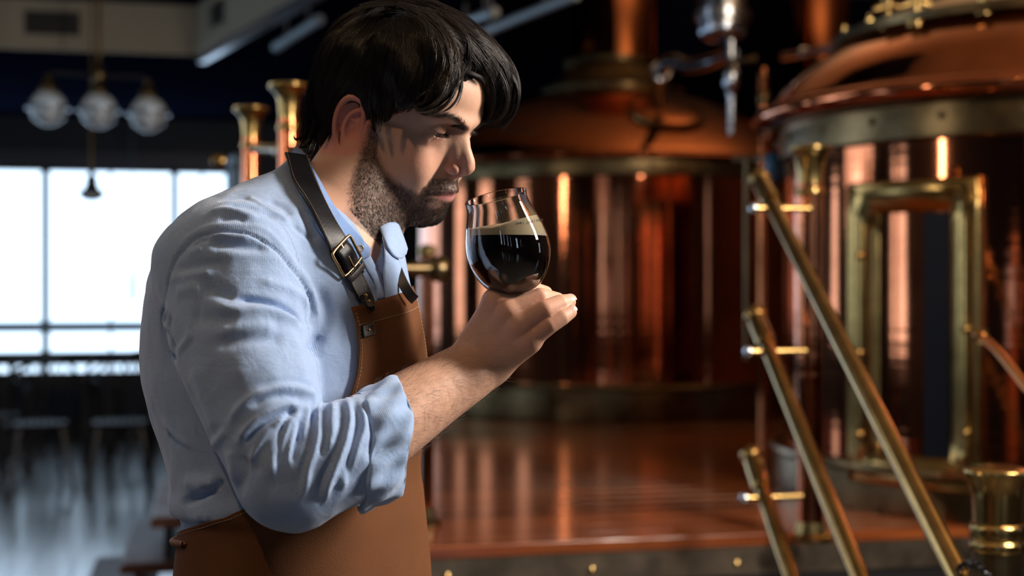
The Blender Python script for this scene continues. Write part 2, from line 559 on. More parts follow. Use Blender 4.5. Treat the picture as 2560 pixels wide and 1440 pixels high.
# ------------------------------------------------------------------ copper and brass
def metal(name, col, rough, var=.25, vscale=3, bump=.0, bscale=30, dark=.55, rings=0.0):
    m, N, L, B = new_mat(name)
    tc = N.new('ShaderNodeTexCoord')
    nz = N.new('ShaderNodeTexNoise'); nz.inputs['Scale'].default_value = vscale; nz.inputs['Detail'].default_value = 8; nz.inputs['Roughness'].default_value = .6
    L.new(tc.outputs['Object'], nz.inputs['Vector'])
    cr = N.new('ShaderNodeValToRGB')
    cr.color_ramp.elements[0].position = .32; cr.color_ramp.elements[0].color = (*[c * dark for c in col], 1)
    cr.color_ramp.elements[1].position = .62; cr.color_ramp.elements[1].color = (*col, 1)
    L.new(nz.outputs['Fac'], cr.inputs[0]); L.new(cr.outputs[0], B.inputs['Base Color'])
    mr = N.new('ShaderNodeMapRange'); mr.inputs['To Min'].default_value = rough * (1 - var); mr.inputs['To Max'].default_value = rough * (1 + var)
    L.new(nz.outputs['Fac'], mr.inputs['Value']); L.new(mr.outputs[0], B.inputs['Roughness'])
    B.inputs['Metallic'].default_value = 1
    if rings:
        n3 = N.new('ShaderNodeTexNoise'); n3.inputs['Scale'].default_value = 1; n3.inputs['Detail'].default_value = 4
        mp3 = N.new('ShaderNodeMapping'); mp3.inputs['Scale'].default_value = (1.2, 1.2, 42)
        L.new(tc.outputs['Object'], mp3.inputs['Vector']); L.new(mp3.outputs[0], n3.inputs['Vector'])
        b3 = N.new('ShaderNodeBump'); b3.inputs['Strength'].default_value = 1; b3.inputs['Distance'].default_value = rings
        L.new(n3.outputs['Fac'], b3.inputs['Height']); L.new(b3.outputs[0], B.inputs['Normal'])
    if bump:
        n2 = N.new('ShaderNodeTexNoise'); n2.inputs['Scale'].default_value = bscale; n2.inputs['Detail'].default_value = 2
        mp = N.new('ShaderNodeMapping'); mp.inputs['Scale'].default_value = (1, 1, .25)
        L.new(tc.outputs['Object'], mp.inputs['Vector']); L.new(mp.outputs[0], n2.inputs['Vector'])
        b = N.new('ShaderNodeBump'); b.inputs['Strength'].default_value = 1; b.inputs['Distance'].default_value = bump
        L.new(n2.outputs['Fac'], b.inputs['Height']); L.new(b.outputs[0], B.inputs['Normal'])
        if rings: L.new(b3.outputs[0], b.inputs['Normal'])
    return m


COPPER = metal('copper', (0.70, 0.23, 0.105), .07, bump=.0016, bscale=3.0, dark=.6, rings=.0006)
COPPER_D = metal('copper_dome', (0.62, 0.22, 0.09), .075, bump=.0011, bscale=6, dark=.65)
BRASS = metal('brass', (0.50, 0.33, 0.12), .20, dark=.7, vscale=14)
BRASS_OLD = metal('tarnished_brass', (0.21, 0.15, 0.075), .30, dark=.55, vscale=8)
STEEL = metal('steel', (0.55, 0.60, 0.68), .18, dark=.8)


def wood_mat():
    m, N, L, B = new_mat('platform_wood')
    tc = N.new('ShaderNodeTexCoord'); oi = N.new('ShaderNodeObjectInfo')
    mp = N.new('ShaderNodeMapping'); mp.inputs['Scale'].default_value = (1.2, 22, 22)
    L.new(tc.outputs['Object'], mp.inputs['Vector']); L.new(oi.outputs['Random'], mp.inputs['Location'])
    nz = N.new('ShaderNodeTexNoise'); nz.inputs['Scale'].default_value = 1.6; nz.inputs['Detail'].default_value = 7; nz.inputs['Distortion'].default_value = .4
    L.new(mp.outputs[0], nz.inputs['Vector'])
    cr = N.new('ShaderNodeValToRGB')
    cr.color_ramp.elements[0].position = .3; cr.color_ramp.elements[0].color = (.13, .027, .007, 1)
    cr.color_ramp.elements[1].position = .7; cr.color_ramp.elements[1].color = (.42, .115, .028, 1)
    L.new(nz.outputs['Fac'], cr.inputs[0])
    mr = N.new('ShaderNodeMapRange'); mr.inputs['To Min'].default_value = .55; mr.inputs['To Max'].default_value = 1.3
    L.new(oi.outputs['Random'], mr.inputs['Value'])
    sc = N.new('ShaderNodeVectorMath'); sc.operation = 'SCALE'
    L.new(cr.outputs[0], sc.inputs[0]); L.new(mr.outputs[0], sc.inputs['Scale'])
    L.new(sc.outputs[0], B.inputs['Base Color'])
    B.inputs['Roughness'].default_value = .22
    B.inputs['Coat Weight'].default_value = .45; B.inputs['Coat Roughness'].default_value = .12
    return m


WOOD = wood_mat()
PZ = 0.71
# platform: framed box, brass fascia strip, planks
pf_w = px(1505, 720, 3.90) @ RW_          # distance of the front edge in room coordinates
pl_u = 0.12
plat = empty('wooden_platform', rm(pl_u, pf_w, 0), 'raised platform of polished red brown boards carrying the copper vats', 'platform')
mb = MB(); rbox(mb, pl_u, U1 - .02, pf_w + .05, W1 - 3.2, 0.0, PZ - .035); mb.build('base', BLACK, plat, False)
pm = None; bwid = .115
n = int((W1 - 3.3 - pf_w) / bwid)
for i in range(n):
    if pm is None:
        m_ = MB(); m_.box((0, 0, 0), (U1 - .03 - pl_u, bwid - .006, .035), .004)
        o = m_.build('plank', WOOD, plat, False); pm = o.data
    else:
        o = bpy.data.objects.new('plank', pm); COL.objects.link(o); o.parent = plat
    loc = rm(pl_u, pf_w + i * bwid, PZ - .035)
    o.matrix_parent_inverse = Matrix.Identity(4)
    o.location = Vector(loc) - plat.location; o.rotation_euler = (0, 0, YAW)
mb = MB(); rbox(mb, pl_u, U1 - .02, pf_w + .002, pf_w + .05, PZ - .115, PZ - .037); fas = mb.build('fascia_strip', metal('dull_bronze', (.30, .235, .17), .42, dark=.6, vscale=9), plat, False)
mb = MB(); rbox(mb, pl_u, U1 - .02, pf_w + .012, pf_w + .05, .02, PZ - .116); mb.build('riser_board', BLACK, plat, False)
for k, xp in enumerate((1117, 1480, 1843)):
    s = (xp - 1280) / FPX; t = pf_w / (RW_[0] * s + RW_[1])
    p = np.array([s * t, t, PZ - .083])
    v, f = lathe_vf([(.011, 0), (.010, .004), (.004, .007), (.0001, .008)], p, 16, -RW_)
    obj('rivet', v, f, BRASS, fas)
# steps going down at the left end
STEPW = simple('step_wood', (.10, .035, .018), .5, var=.2, vscale=4)
st_ = empty('wooden_steps', rm(pl_u - .3, 6.0, 0), 'dark red wooden steps at the left end of the platform, behind the man', 'steps')
for k, (z, uu) in enumerate(((PZ - .17, pl_u - .29), (PZ - .34, pl_u - .40), (PZ - .51, pl_u - .56))):
    mb = MB(); 
    V = []
    prof = [(0, 0), (0, .030), (.012, .042), (.28, .042), (.28, 0)]
    for w in (5.50, 6.6):
        for a, b in prof: V.append(rm(uu + a, w, z - .042 + b))
    n5 = 5
    mb.add(V, [tuple(range(4, -1, -1)), tuple(range(5, 10))] + [(i, (i + 1) % 5, 5 + (i + 1) % 5, 5 + i) for i in range(5)])
    mb.build('tread', STEPW, st_, False)
    mb = MB(); rbox(mb, uu + .05, uu + .075, 5.55, 6.55, max(0, z - .17), z - .042); mb.build('riser', DARKW, st_, False)


def lathe_obj(name, prof, c, mat, parent, n=64, axis=None):
    v, f = lathe_vf(prof, c, n, axis)
    return obj(name, v, f, mat, parent)


def rnd(prof, n=4):
    return [tuple(p) for p in smooth_path(prof, n * len(prof))]


def vat(name, cx, cy, R, RL, z0, zs, zb0, zb1, zl, label, dome, neck, ringz):
    c = (cx, cy, 0)
    v = empty(name, (cx, cy, z0), label, 'vat')
    lathe_obj('skirt', [(R + .035, z0), (R + .04, z0 + .02), (R + .035, zs - .03), (R + .05, zs - .015), (R + .045, zs), (R, zs + .004)], c, BRASS_OLD, v, 128)
    lathe_obj('shell', [(R, zs - .02), (R, zs + .2), (R + .003, (zs + zb0) / 2), (R, zb0)], c, COPPER, v, 128)
    lathe_obj('band', [(R + .004, zb0 - .01), (R + .016, zb0), (R + .018, (zb0 + zb1) / 2), (R + .016, zb1), (R + .004, zb1 + .01)], c, BRASS_OLD, v, 128)
    for k in range(24):
        a = k * 2 * PI / 24 + .1
        d = np.array([math.cos(a), math.sin(a), 0])
        if d[1] > .2: continue
        vv, ff = lathe_vf([(.013, 0), (.012, .006), (.005, .010), (.0001, .011)], np.array([cx, cy, zb0 + (zb1 - zb0) * .6]) + d * (R + .017), 12, d)
        obj('rivet', vv, ff, BRASS_OLD, v)
    h = (zl - zb1) / 2
    lathe_obj('lip', rnd([(R, zb1), (R + .02, zb1 + .004), (RL - .02, zl - 2 * h + .012), (RL, zl - h), (RL - .01, zl - .01), (RL - .04, zl), (RL - .09, zl + .002)], 4), c, COPPER, v, 128)
    lathe_obj('dome', rnd(dome, 4), c, COPPER_D, v, 128)
    return v


# centre vat, eight metres away
c2 = px(1532, 720, 8.4)
vat2 = vat('copper_vat', c2[0], c2[1], 1.15, 1.23, PZ, .905, 1.985, 2.055, 2.10, 'large copper vat with a round chimney in the middle, behind the glass',
           [(1.16, 2.095), (1.13, 2.14), (1.05, 2.22), (.90, 2.33), (.70, 2.44), (.50, 2.51), (.36, 2.545)], None, None)
cc = (c2[0], c2[1], 0)
lathe_obj('dome_collar', [(.42, 2.52), (.42, 2.56), (.36, 2.575), (.34, 2.60), (.30, 2.66), (.275, 2.70)], cc, BRASS_OLD, vat2)
lathe_obj('chimney', [(.262, 2.60), (.257, 3.0), (.257, ZC - .02)], cc, COPPER_D, vat2)
lathe_obj('chimney_ring', [(.262, 2.70), (.29, 2.705), (.29, 2.735), (.262, 2.74)], cc, BRASS_OLD, vat2)
# hatch on the dome
hd = np.array([.25, -.97, 0]); hd /= np.linalg.norm(hd)
hp = np.array([c2[0], c2[1], 2.325]) + hd * .86
ha = hd * .42 + np.array([0, 0, .9])
lathe_obj('hatch', [(.20, 0), (.205, .02), (.19, .035), (.12, .05), (.03, .06), (.0001, .061)], hp, COPPER_D, vat2, 40, ha)
lathe_obj('hatch_ring', [(.19, 0), (.225, .0), (.225, .018), (.19, .02)], hp, BRASS, vat2, 40, ha)
# name lettering is not legible in the photograph; the vat stays plain

# near vat on the right
c1 = np.array([1.842, 4.9])
vat1 = vat('copper_vat', c1[0], c1[1], .89, 1.0, PZ, .86, 1.852, 1.948, 2.018, 'big copper vat on the right with a brass framed door',
           [(.95, 2.017), (.935, 2.04), (.86, 2.125), (.77, 2.19), (.69, 2.237), (.66, 2.25)], None, None)
cc = (c1[0], c1[1], 0)
lathe_obj('dome_flange', [(.68, 2.232), (.72, 2.244), (.72, 2.272), (.66, 2.28), (.60, 2.31), (.42, 2.37), (.0001, 2.39)], cc, BRASS_OLD, vat1)
for k in range(20):
    a = k * 2 * PI / 20
    d = np.array([math.cos(a), math.sin(a), 0])
    vv, ff = lathe_vf([(.012, 0), (.012, .012), (.006, .014), (.006, .03), (.0001, .031)], np.array([c1[0], c1[1], 2.272]) + d * .697, 6)
    obj('bolt', vv, ff, BRASS, vat1)
# clamp with a wing nut on the flange, at its left
for (xp, yp, dd) in ((2220, 60, 4.62), (2290, 52, 4.50), (2462, 22, 4.35)):
    b = px(xp, yp, dd)
    vv, ff = lathe_vf([(.03, -.02), (.03, 0), (.012, .01), (.012, .05), (.022, .055), (.022, .075), (.0001, .085)], b, 14)
    cl = obj('clamp', vv, ff, BRASS, vat1)
    tv, tf = tube_vf([b + np.array([-.045, 0, .045]), b + np.array([0, 0, .06]), b + np.array([.045, 0, .05])], [.010, .013, .010], 10)
    obj('wing_nut', tv, tf, BRASS, cl)
# door: frame standing proud of the shell, following its curve
th0 = math.atan2(-.624, -.634)
hwid = .43 / 2 / .89
def cyl(t, r, z): return np.array([c1[0] + r * math.cos(t), c1[1] + r * math.sin(t), z])
door = MB()
zt, zb_, wv, wh = 1.725, .80, .095, .105
R_ = .89
# profile across the bar: outer foot, outer shoulder, inner shoulder, inner foot
outline = []
def frame_ring(ins, r):
    """closed outline of the door inset by ins"""
    a = hwid - ins / .89
    pts = []
    for t in np.linspace(-a, a, 14): pts.append(cyl(th0 + t, r, zt - ins))
    for z in np.linspace(zt - ins, zb_ + ins, 12)[1:]: pts.append(cyl(th0 + a, r, z))
    for t in np.linspace(a, -a, 14)[1:]: pts.append(cyl(th0 + t, r, zb_ + ins))
    for z in np.linspace(zb_ + ins, zt - ins, 12)[1:-1]: pts.append(cyl(th0 - a, r, z))
    return pts
rings = [frame_ring(0, R_ - .01), frame_ring(0, R_ + .035), frame_ring(.012, R_ + .05), frame_ring(.094, R_ + .012), frame_ring(.100, R_ - .005), frame_ring(.101, R_ - .11)]
m_ = len(rings[0])
V = np.array(sum(rings, []))
fr_ = obj('door_frame', V, grid_faces(len(rings), m_, wrap_v=True), BRASS, vat1, smooth=False)
# recess panel (copper, slightly ajar) and a black sheet on the shell for the unlit interior
a = hwid - .100 / .89
g = np.array([[cyl(th0 + t, R_ + .004, z) for z in np.linspace(zb_ + .08, zt - .100, 10)] for t in np.linspace(-a, a * .3, 12)])
obj('door_panel', g.reshape(-1, 3), grid_faces(12, 10), COPPER, vat1)
g = np.array([[cyl(th0 + t, R_ + .003, z) for z in np.linspace(zb_ + .08, zt - .100, 4)] for t in np.linspace(a * .28, a, 8)])
obj('dark_opening_sheet', g.reshape(-1, 3), grid_faces(8, 4), simple('unlit_inside_black', (.003, .005, .010), .45, spec=.2), vat1)
for t, z in ((-.9, 1.5), (-.9, 1.2), (-.9, .95), (.92, 1.28), (.92, .98)):
    d = cyl(th0 + t * hwid * .88, 1, 0) - np.array([c1[0], c1[1], 0]); d /= np.linalg.norm(d)
    vv, ff = lathe_vf([(.014, 0), (.013, .012), (.006, .02), (.0001, .022)], cyl(th0 + t * hwid * .88, R_ + .03, z), 12, d)
    obj('screw', vv, ff, BRASS, fr_)

# ------------------------------------------------------------------ railings
def post(name, p, ztop, r, label, zbase=PZ, group='copper railing posts with brass funnel caps', capr=None):
    capr = capr or r * 1.5
    e = empty(name, (p[0], p[1], zbase), label, 'railing post', group)
    lathe_obj('column', [(r, zbase), (r, ztop - .10)], (p[0], p[1], 0), COPPER, e, 28)
    lathe_obj('cap', rnd([(r * .9, ztop - .135), (r * 1.12, ztop - .13), (r * 1.12, ztop - .115), (r * .95, ztop - .108), (r * 1.0, ztop - .07), (r * 1.2, ztop - .03), (capr, ztop - .008), (capr, ztop), (capr * .96, ztop + .004), (capr * .5, ztop + .008), (.0001, ztop + .009)], 3), (p[0], p[1], 0), BRASS, e, 36)
    lathe_obj('foot', [(r * 1.7, zbase), (r * 1.7, zbase + .012), (r * 1.2, zbase + .02), (r * 1.05, zbase + .05)], (p[0], p[1], 0), BRASS, e, 28)
    return e


pp = px(2026, 720, 3.9)
pR = post('railing_post', pp, 1.785, .036, 'copper post with a brass funnel cap in front of the right vat', zbase=PZ, capr=.056)
pN = px(2492, 720, 2.62)
newel = empty('newel_post', (pN[0], pN[1], 0), 'thick short brass newel post at the lower right corner', 'railing post')
lathe_obj('column', [(.044, 0), (.044, .94)], (pN[0], pN[1], 0), BRASS_OLD, newel, 32)
lathe_obj('collar', rnd([(.044, .915), (.049, .92), (.049, .932), (.045, .938), (.049, .944), (.049, .962), (.044, .968)], 4), (pN[0], pN[1], 0), BRASS, newel, 32)
lathe_obj('cap', rnd([(.043, .965), (.044, 1.0), (.047, 1.03), (.058, 1.056), (.059, 1.063), (.055, 1.068), (.03, 1.073), (.0001, 1.075)], 4), (pN[0], pN[1], 0), BRASS, newel, 36)
RLB = [((1900, 450, 3.80), (2400, 1450, 2.28), 'top'), ((1888, 792, 3.80), (2165, 1445, 2.80), 'middle'), ((1878, 1142, 3.80), (1985, 1445, 3.33), 'lowest')]
dirR = px(*RLB[0][1]) - px(*RLB[0][0])
for (a, b, nm) in RLB:
    A = px(*a); Bq = A + (px(*RLB[0][1]) - px(*RLB[0][0])) * 1.12
    e = empty('handrail', A, '%s of the three parallel brass handrails sloping down at the right' % nm, 'handrail', 'brass handrails of the stairs')
    tv, tf = tube_vf([A, A + (Bq - A) * .5, Bq], .0195, 20); obj('rail', tv, tf, BRASS, e)
    ax = A - Bq; ax /= np.linalg.norm(ax)
    lathe_obj('end_cap', rnd([(.0195, -.13), (.025, -.125), (.025, -.01), (.021, 0), (.026, .008), (.030, .018), (.028, .034), (.018, .042), (.0001, .044)], 4), A - ax * .02, BRASS, e, 24, ax)
    # bolt through the rail into the post
    bp_ = A - ax * .19
    tv, tf = tube_vf([bp_ + np.array([-.052, -.004, 0]), bp_ + np.array([.10, .03, 0])], .0085, 10); bo = obj('bolt', tv, tf, BRASS, e)
    vv, ff = lathe_vf([(.0001, -.012), (.012, -.008), (.014, 0), (.012, .008), (.0001, .012)], bp_ + np.array([-.055, -.004, 0]), 12, (1, 0, 0)); obj('bolt_head', vv, ff, STEEL, bo)

# posts of the left railing, behind the man's neck
for k, (xp, yp, d, cr_) in enumerate(((628, 271, 4.7, .057), (722, 213, 4.1, .057))):
    p = px(xp, 720, d); z = CAM_Z - (yp - 720) / FPX * d
    post('railing_post', p, z, .030, ('farther', 'nearer')[k] + ' of the two funnel capped copper posts beside the back of the hair', zbase=PZ if k == 0 else PZ, capr=cr_)
e = empty('guard_rail', px(640, 372, 4.6), 'short grey brass rail joining the two funnel capped posts', 'handrail')
tv, tf = tube_vf([px(628, 372, 4.7), px(690, 373, 4.4), px(760, 368, 4.05), px(900, 360, 3.9)], .0155, 14); obj('rail', tv, tf, BRASS_OLD, e)
vv, ff = lathe_vf([(.0155, -.02), (.022, -.015), (.022, .015), (.0155, .02)], px(700, 373, 4.36), 16, px(760, 368, 4.05) - px(690, 373, 4.4)); obj('collar', vv, ff, BRASS, e)
# grey pipe standing left of them
p = px(600, 720, 5.3)
e = empty('steel_pipe', (p[0], p[1], PZ), 'dull blue grey upright pipe left of the funnel capped posts', 'pipe')
lathe_obj('tube', [(.042, PZ), (.042, 1.86)], (p[0], p[1], 0), simple('grey_blue_steel', (.10, .14, .18), .4, .6), e, 24)
lathe_obj('elbow_knob', [(.0001, -.03), (.022, -.025), (.028, 0), (.022, .025), (.016, .03), (.016, .12)], px(548, 403, 5.3), BRASS, e, 18, (1, .1, 0))
lathe_obj('top_cap', rnd([(.042, 1.84), (.050, 1.845), (.052, 1.87), (.035, 1.895), (.0001, 1.90)], 3), (p[0], p[1], 0), simple('grey_blue_cap', (.12, .17, .22), .35, .6), e, 24)
# upright copper pipe on the platform and the brass arm with a ball end
p = px(1068, 720, 4.15)
e = empty('copper_pipe', (p[0], p[1], PZ), 'thin upright copper pipe with a round foot at the platform edge right of the apron', 'pipe')
lathe_obj('tube', [(.019, PZ), (.019, 1.50)], (p[0], p[1], 0), COPPER, e, 20)
lathe_obj('foot', [(.042, PZ), (.042, PZ + .012), (.026, PZ + .02), (.022, PZ + .05)], (p[0], p[1], 0), BRASS_OLD, e, 24)
lathe_obj('top_cap', [(.019, 1.49), (.026, 1.495), (.026, 1.52), (.0001, 1.53)], (p[0], p[1], 0), BRASS, e, 20)
e = empty('brass_arm', px(1040, 671, 3.6), 'short brass arm with a ball end just right of the shirt collar', 'handrail')
q0 = px(885, 668, 3.5)
lathe_obj('column', [(.03, 0), (.026, .05), (.019, .06), (.019, q0[2] + .02), (.0001, q0[2] + .03)], (q0[0], q0[1], 0), BRASS_OLD, e, 16)
tv, tf = tube_vf([px(880, 668, 3.5), px(1000, 671, 3.56), px(1072, 672, 3.6)], .0145, 16); obj('rail', tv, tf, BRASS_OLD, e)
vv, ff = lathe_vf(rnd([(.0001, -.034), (.02, -.028), (.032, -.008), (.033, .008), (.022, .027), (.0001, .034)], 4), px(1095, 673, 3.62), 24, (1, 0, 0)); obj('ball', vv, ff, BRASS_OLD, e)
vv, ff = lathe_vf([(.0145, -.03), (.021, -.026), (.021, .0), (.0145, .004)], px(1060, 672, 3.6), 18, (1, 0, 0)); obj('collar', vv, ff, BRASS, e)

# ------------------------------------------------------------------ pipes and valves above the vats
p = px(1806, 720, 6.4)
e = empty('steel_filter', (p[0], p[1], 2.5), 'polished steel cylinder hanging above and between the two vats', 'filter')
zt_ = ZC - .6
lathe_obj('housing', rnd([(.0001, 2.50), (.06, 2.51), (.10, 2.535), (.108, 2.58), (.105, 2.62)], 3) + [(.105, zt_)], (p[0], p[1], 0), STEEL, e, 40)
lathe_obj('clamp_ring', [(.105, 2.60), (.125, 2.605), (.125, 2.645), (.105, 2.65)], (p[0], p[1], 0), STEEL, e, 40)
lathe_obj('hanger', [(.02, zt_), (.02, ZC - .15)], (p[0], p[1], 0), STEEL, e, 12)
p2 = px(1828, 720, 6.3)
e = empty('valve', (p2[0], p2[1], 2.25), 'small steel valve with a handle just under the steel cylinder', 'valve')
lathe_obj('body', rnd([(.016, 2.08), (.018, 2.26), (.028, 2.28), (.036, 2.31), (.036, 2.35), (.028, 2.38), (.018, 2.41), (.016, 2.50)], 3), (p2[0], p2[1], 0), STEEL, e, 24)
tv, tf = tube_vf([px(1828, 150, 6.28), px(1862, 152, 6.2), px(1890, 148, 6.2)], [.012, .012, .016], 12); obj('handle', tv, tf, BRASS_OLD, e)
for (xp, lab, mt, r, d, z0, z1) in ((1908, 'slim copper riser pipe between the vats', COPPER_D, .026, 6.6, PZ, 2.42), (2046, 'dark copper vent stack behind the right vat', COPPER_D, .20, 9.4, PZ, ZC - .18)):
    p = px(xp, 720, d)
    e = empty('vent_pipe', (p[0], p[1], z0), lab, 'pipe')
    lathe_obj('tube', [(r, z0), (r, z1)], (p[0], p[1], 0), mt, e, 40)
    lathe_obj('joint', [(r, 2.25), (r * 1.14, 2.255), (r * 1.14, 2.30), (r, 2.305)], (p[0], p[1], 0), BRASS_OLD, e, 40)
# swan neck over the centre vat
e = empty('bent_pipe', px(1640, 215, 7.0), 'dark bent steel pipe right of the chimney of the middle vat', 'pipe')
sw = smooth_path([px(1648, 262, 7.4), px(1646, 215, 7.2), px(1655, 172, 7.0), px(1684, 152, 6.9), px(1725, 165, 6.8), px(1790, 150, 6.6), px(1828, 135, 6.35)], 40)
tv, tf = tube_vf(sw, .034, 16); obj('tube', tv, tf, metal('dark_steel', (.16, .17, .20), .2), e)
vv, ff = lathe_vf([(.034, -.03), (.050, -.025), (.050, .0), (.034, .005)], sw[12], 20, sw[13] - sw[12]); obj('flange', vv, ff, STEEL, e)
e = empty('ceiling_pipe', px(2040, 128, 6.2), 'short bluish steel bar above the left end of the right vat', 'pipe')
tv, tf = tube_vf([px(1960, 142, 6.6), px(2040, 128, 6.2), px(2140, 112, 5.8)], .020, 14); obj('tube', tv, tf, STEEL, e)
vv, ff = lathe_vf([(.02, -.02), (.027, -.015), (.027, .015), (.02, .02)], px(2010, 133, 6.35), 16, (1, -.2, 0)); obj('joint', vv, ff, STEEL, e)
e = empty('water_pipe', px(1900, 398, 5.6), 'thin brass pipe with a small blue tap handle between the two vats', 'pipe')
tv, tf = tube_vf([px(1835, 397, 5.7), px(1880, 398, 5.6), px(1935, 396, 5.4)], .013, 12); obj('tube', tv, tf, BRASS_OLD, e)
tv, tf = tube_vf([px(1868, 398, 5.6), px(1868, 470, 5.6), px(1868, 900, 5.6)], .012, 12); obj('tube', tv, tf, BRASS_OLD, e)
vv, ff = lathe_vf(rnd([(.0001, -.055), (.022, -.05), (.030, -.02), (.030, .03), (.018, .05), (.0001, .055)], 3), px(1932, 418, 5.2), 16); obj('tap_handle', vv, ff, simple('blue_enamel', (.02, .14, .30), .25), e)
# light rails under the ceiling behind the hair
for k, (a, b, lab, r) in enumerate((((1165, 98, 7.6), (1440, -12, 6.6), 'longer pale blue ceiling conduit right of the hair', .026), ((1140, 62, 8.2), (1238, 30, 7.8), 'shorter pale ceiling conduit just above the longer one', .03), ((690, 118, 8.4), (800, 48, 7.9), 'dim ceiling conduit left of the hair', .03))):
    e = empty('ceiling_conduit', px(*a), lab, 'conduit', 'conduits under the dark ceiling')
    A, Bq = px(*a), px(*b)
    mb = MB(); mb.tube([A, (A + Bq) / 2, Bq], r, 8); mb.build('tube', simple('pale_conduit', (.35, .45, .52), .3, .3) if k == 0 else MATS['pale_conduit'], e)
    for t in (.25, .75):
        q = A + (Bq - A) * t
        mb = MB(); mb.tube([q, q + np.array([0, 0, max(.05, ZB + .02 - q[2])])], .008, 6); mb.build('hanger', GREYM, e)

# ------------------------------------------------------------------ lamps
GLOBE, N_, L_, B_ = new_mat('globe_glass')
B_.inputs['Base Color'].default_value = (.80, .90, .96, 1); B_.inputs['Roughness'].default_value = .2
B_.inputs['Transmission Weight'].default_value = .25; B_.inputs['Coat Weight'].default_value = .6
LD = 7.8
hub = px(248, 190, LD)
lampg = empty('ceiling_lamp', (hub[0], hub[1], hub[2]), 'three armed brass ceiling lamp with clear round globes, unlit', 'ceiling lamp')
lathe_obj('stem', [(.012, hub[2]), (.012, ZC)], (hub[0], hub[1], 0), BRASS_OLD, lampg, 12)
lathe_obj('hub', rnd([(.0001, -.05), (.02, -.045), (.035, -.02), (.035, .02), (.02, .05), (.012, .09)], 3), hub, BRASS_OLD, lampg, 20)
pos = [px(121, 270, LD), px(247, 276, LD), px(371, 285, LD)]
arm = smooth_path([pos[0] + np.array([0, 0, .14]), pos[0] + np.array([.01, 0, .19]), px(160, 183, LD), hub, px(340, 192, LD), pos[2] + np.array([-.01, 0, .19]), pos[2] + np.array([0, 0, .14])], 50)
tv, tf = tube_vf(arm, .012, 10); obj('arm', tv, tf, simple('arm_dark', (.05, .05, .06), .3, .7), lampg)
tv, tf = tube_vf([hub, pos[1] + np.array([0, 0, .12])], .011, 10); obj('drop', tv, tf, BRASS_OLD, lampg)
for q in pos:
    gl = lathe_obj('globe', [(.0985 * math.sin(t), -.0985 * math.cos(t)) for t in np.linspace(.02, PI * .88, 22)], q, GLOBE, lampg, 32)
    lathe_obj('fitter', rnd([(.045, .085), (.05, .10), (.042, .13), (.025, .15), (.02, .18), (.012, .19)], 3), q, BRASS_OLD, lampg, 24)
    lathe_obj('band', [(.099, -.012), (.118, -.006), (.118, .006), (.099, .012)], q, GREYM, gl, 32)
    lathe_obj('band', [(.080, -.062), (.088, -.058), (.088, -.048), (.086, -.046)], q, GREYM, gl, 32)
q = px(229, 485, 9.0)
pen = empty('pendant_lamp', q, 'small bell shaped pendant lamp hanging in front of the left window', 'pendant lamp')
lathe_obj('shade', rnd([(.0001, .16), (.018, .155), (.02, .12), (.038, .10), (.036, .07), (.05, .035), (.085, .012), (.088, 0), (.082, -.004)], 4), q, simple('shade_grey', (.07, .075, .07), .35, .6), pen, 32)
lathe_obj('glass', [(.078 * math.cos(t), -.045 * math.sin(t) - .003) for t in np.linspace(0, PI / 2, 10)], q, GLOBE, pen, 28)
lathe_obj('stem', [(.008, q[2] + .15), (.008, ZC)], (q[0], q[1], 0), BRASS_OLD, pen, 10)
# warm ceiling spotlights, most of them behind the camera; the copper mirrors them
SPOT = [(-.9, .2), (.3, -.6), (1.5, .4), (2.6, -.8), (.7, 1.9), (3.4, 1.8), (-2.2, 1.6), (4.4, .2), (1.6, 5.0), (3.1, 3.4), (3.9, 5.4), (.9, 3.4)]
bulb = simple('lamp_bulb', (1, .8, .5), .5, emit=(1.0, .62, .30), estr=1300)
proto = None
for k, (u, w) in enumerate(SPOT):
    p = rm(u, w, ZC - .19)
    if proto is None:
        e = empty('ceiling_spotlight', p, 'small warm ceiling spotlight', 'spotlight', 'warm ceiling spotlights over the room')
        hs = lathe_obj('housing', [(.05, .15), (.055, .02), (.05, -.0), (.044, 0), (.042, .05), (.0001, .06)], p, BLACK, e, 20)
        bb = lathe_obj('bulb', [(.034, .022), (.032, .010), (.02, .004), (.0001, .002)], p, bulb, e, 16)
        proto = (e, hs, bb)
    else:
        e = proto[0].copy(); COL.objects.link(e); e.location = tuple(p)
        for ch in proto[1:]:
            c_ = ch.copy(); COL.objects.link(c_); c_.parent = e
        e['label'] = 'small warm ceiling spotlight'

e = empty('copper_rail', px(2452, 838, 3.3), 'thin bright orange copper rail running down at the right edge of the picture', 'handrail')
tv, tf = tube_vf(smooth_path([px(2452, 838, 3.35), px(2500, 885, 3.22), px(2560, 962, 3.1), px(2640, 1080, 2.98), px(2700, 1440, 2.9)], 24), .0105, 12); obj('rail', tv, tf, metal('bright_copper', (.85, .36, .14), .3), e)
vv, ff = lathe_vf([(.0105, -.012), (.018, -.01), (.018, .006), (.0001, .01)], px(2452, 838, 3.35), 16, px(2452, 838, 3.35) - px(2500, 885, 3.22)); obj('end_cap', vv, ff, BRASS, e)
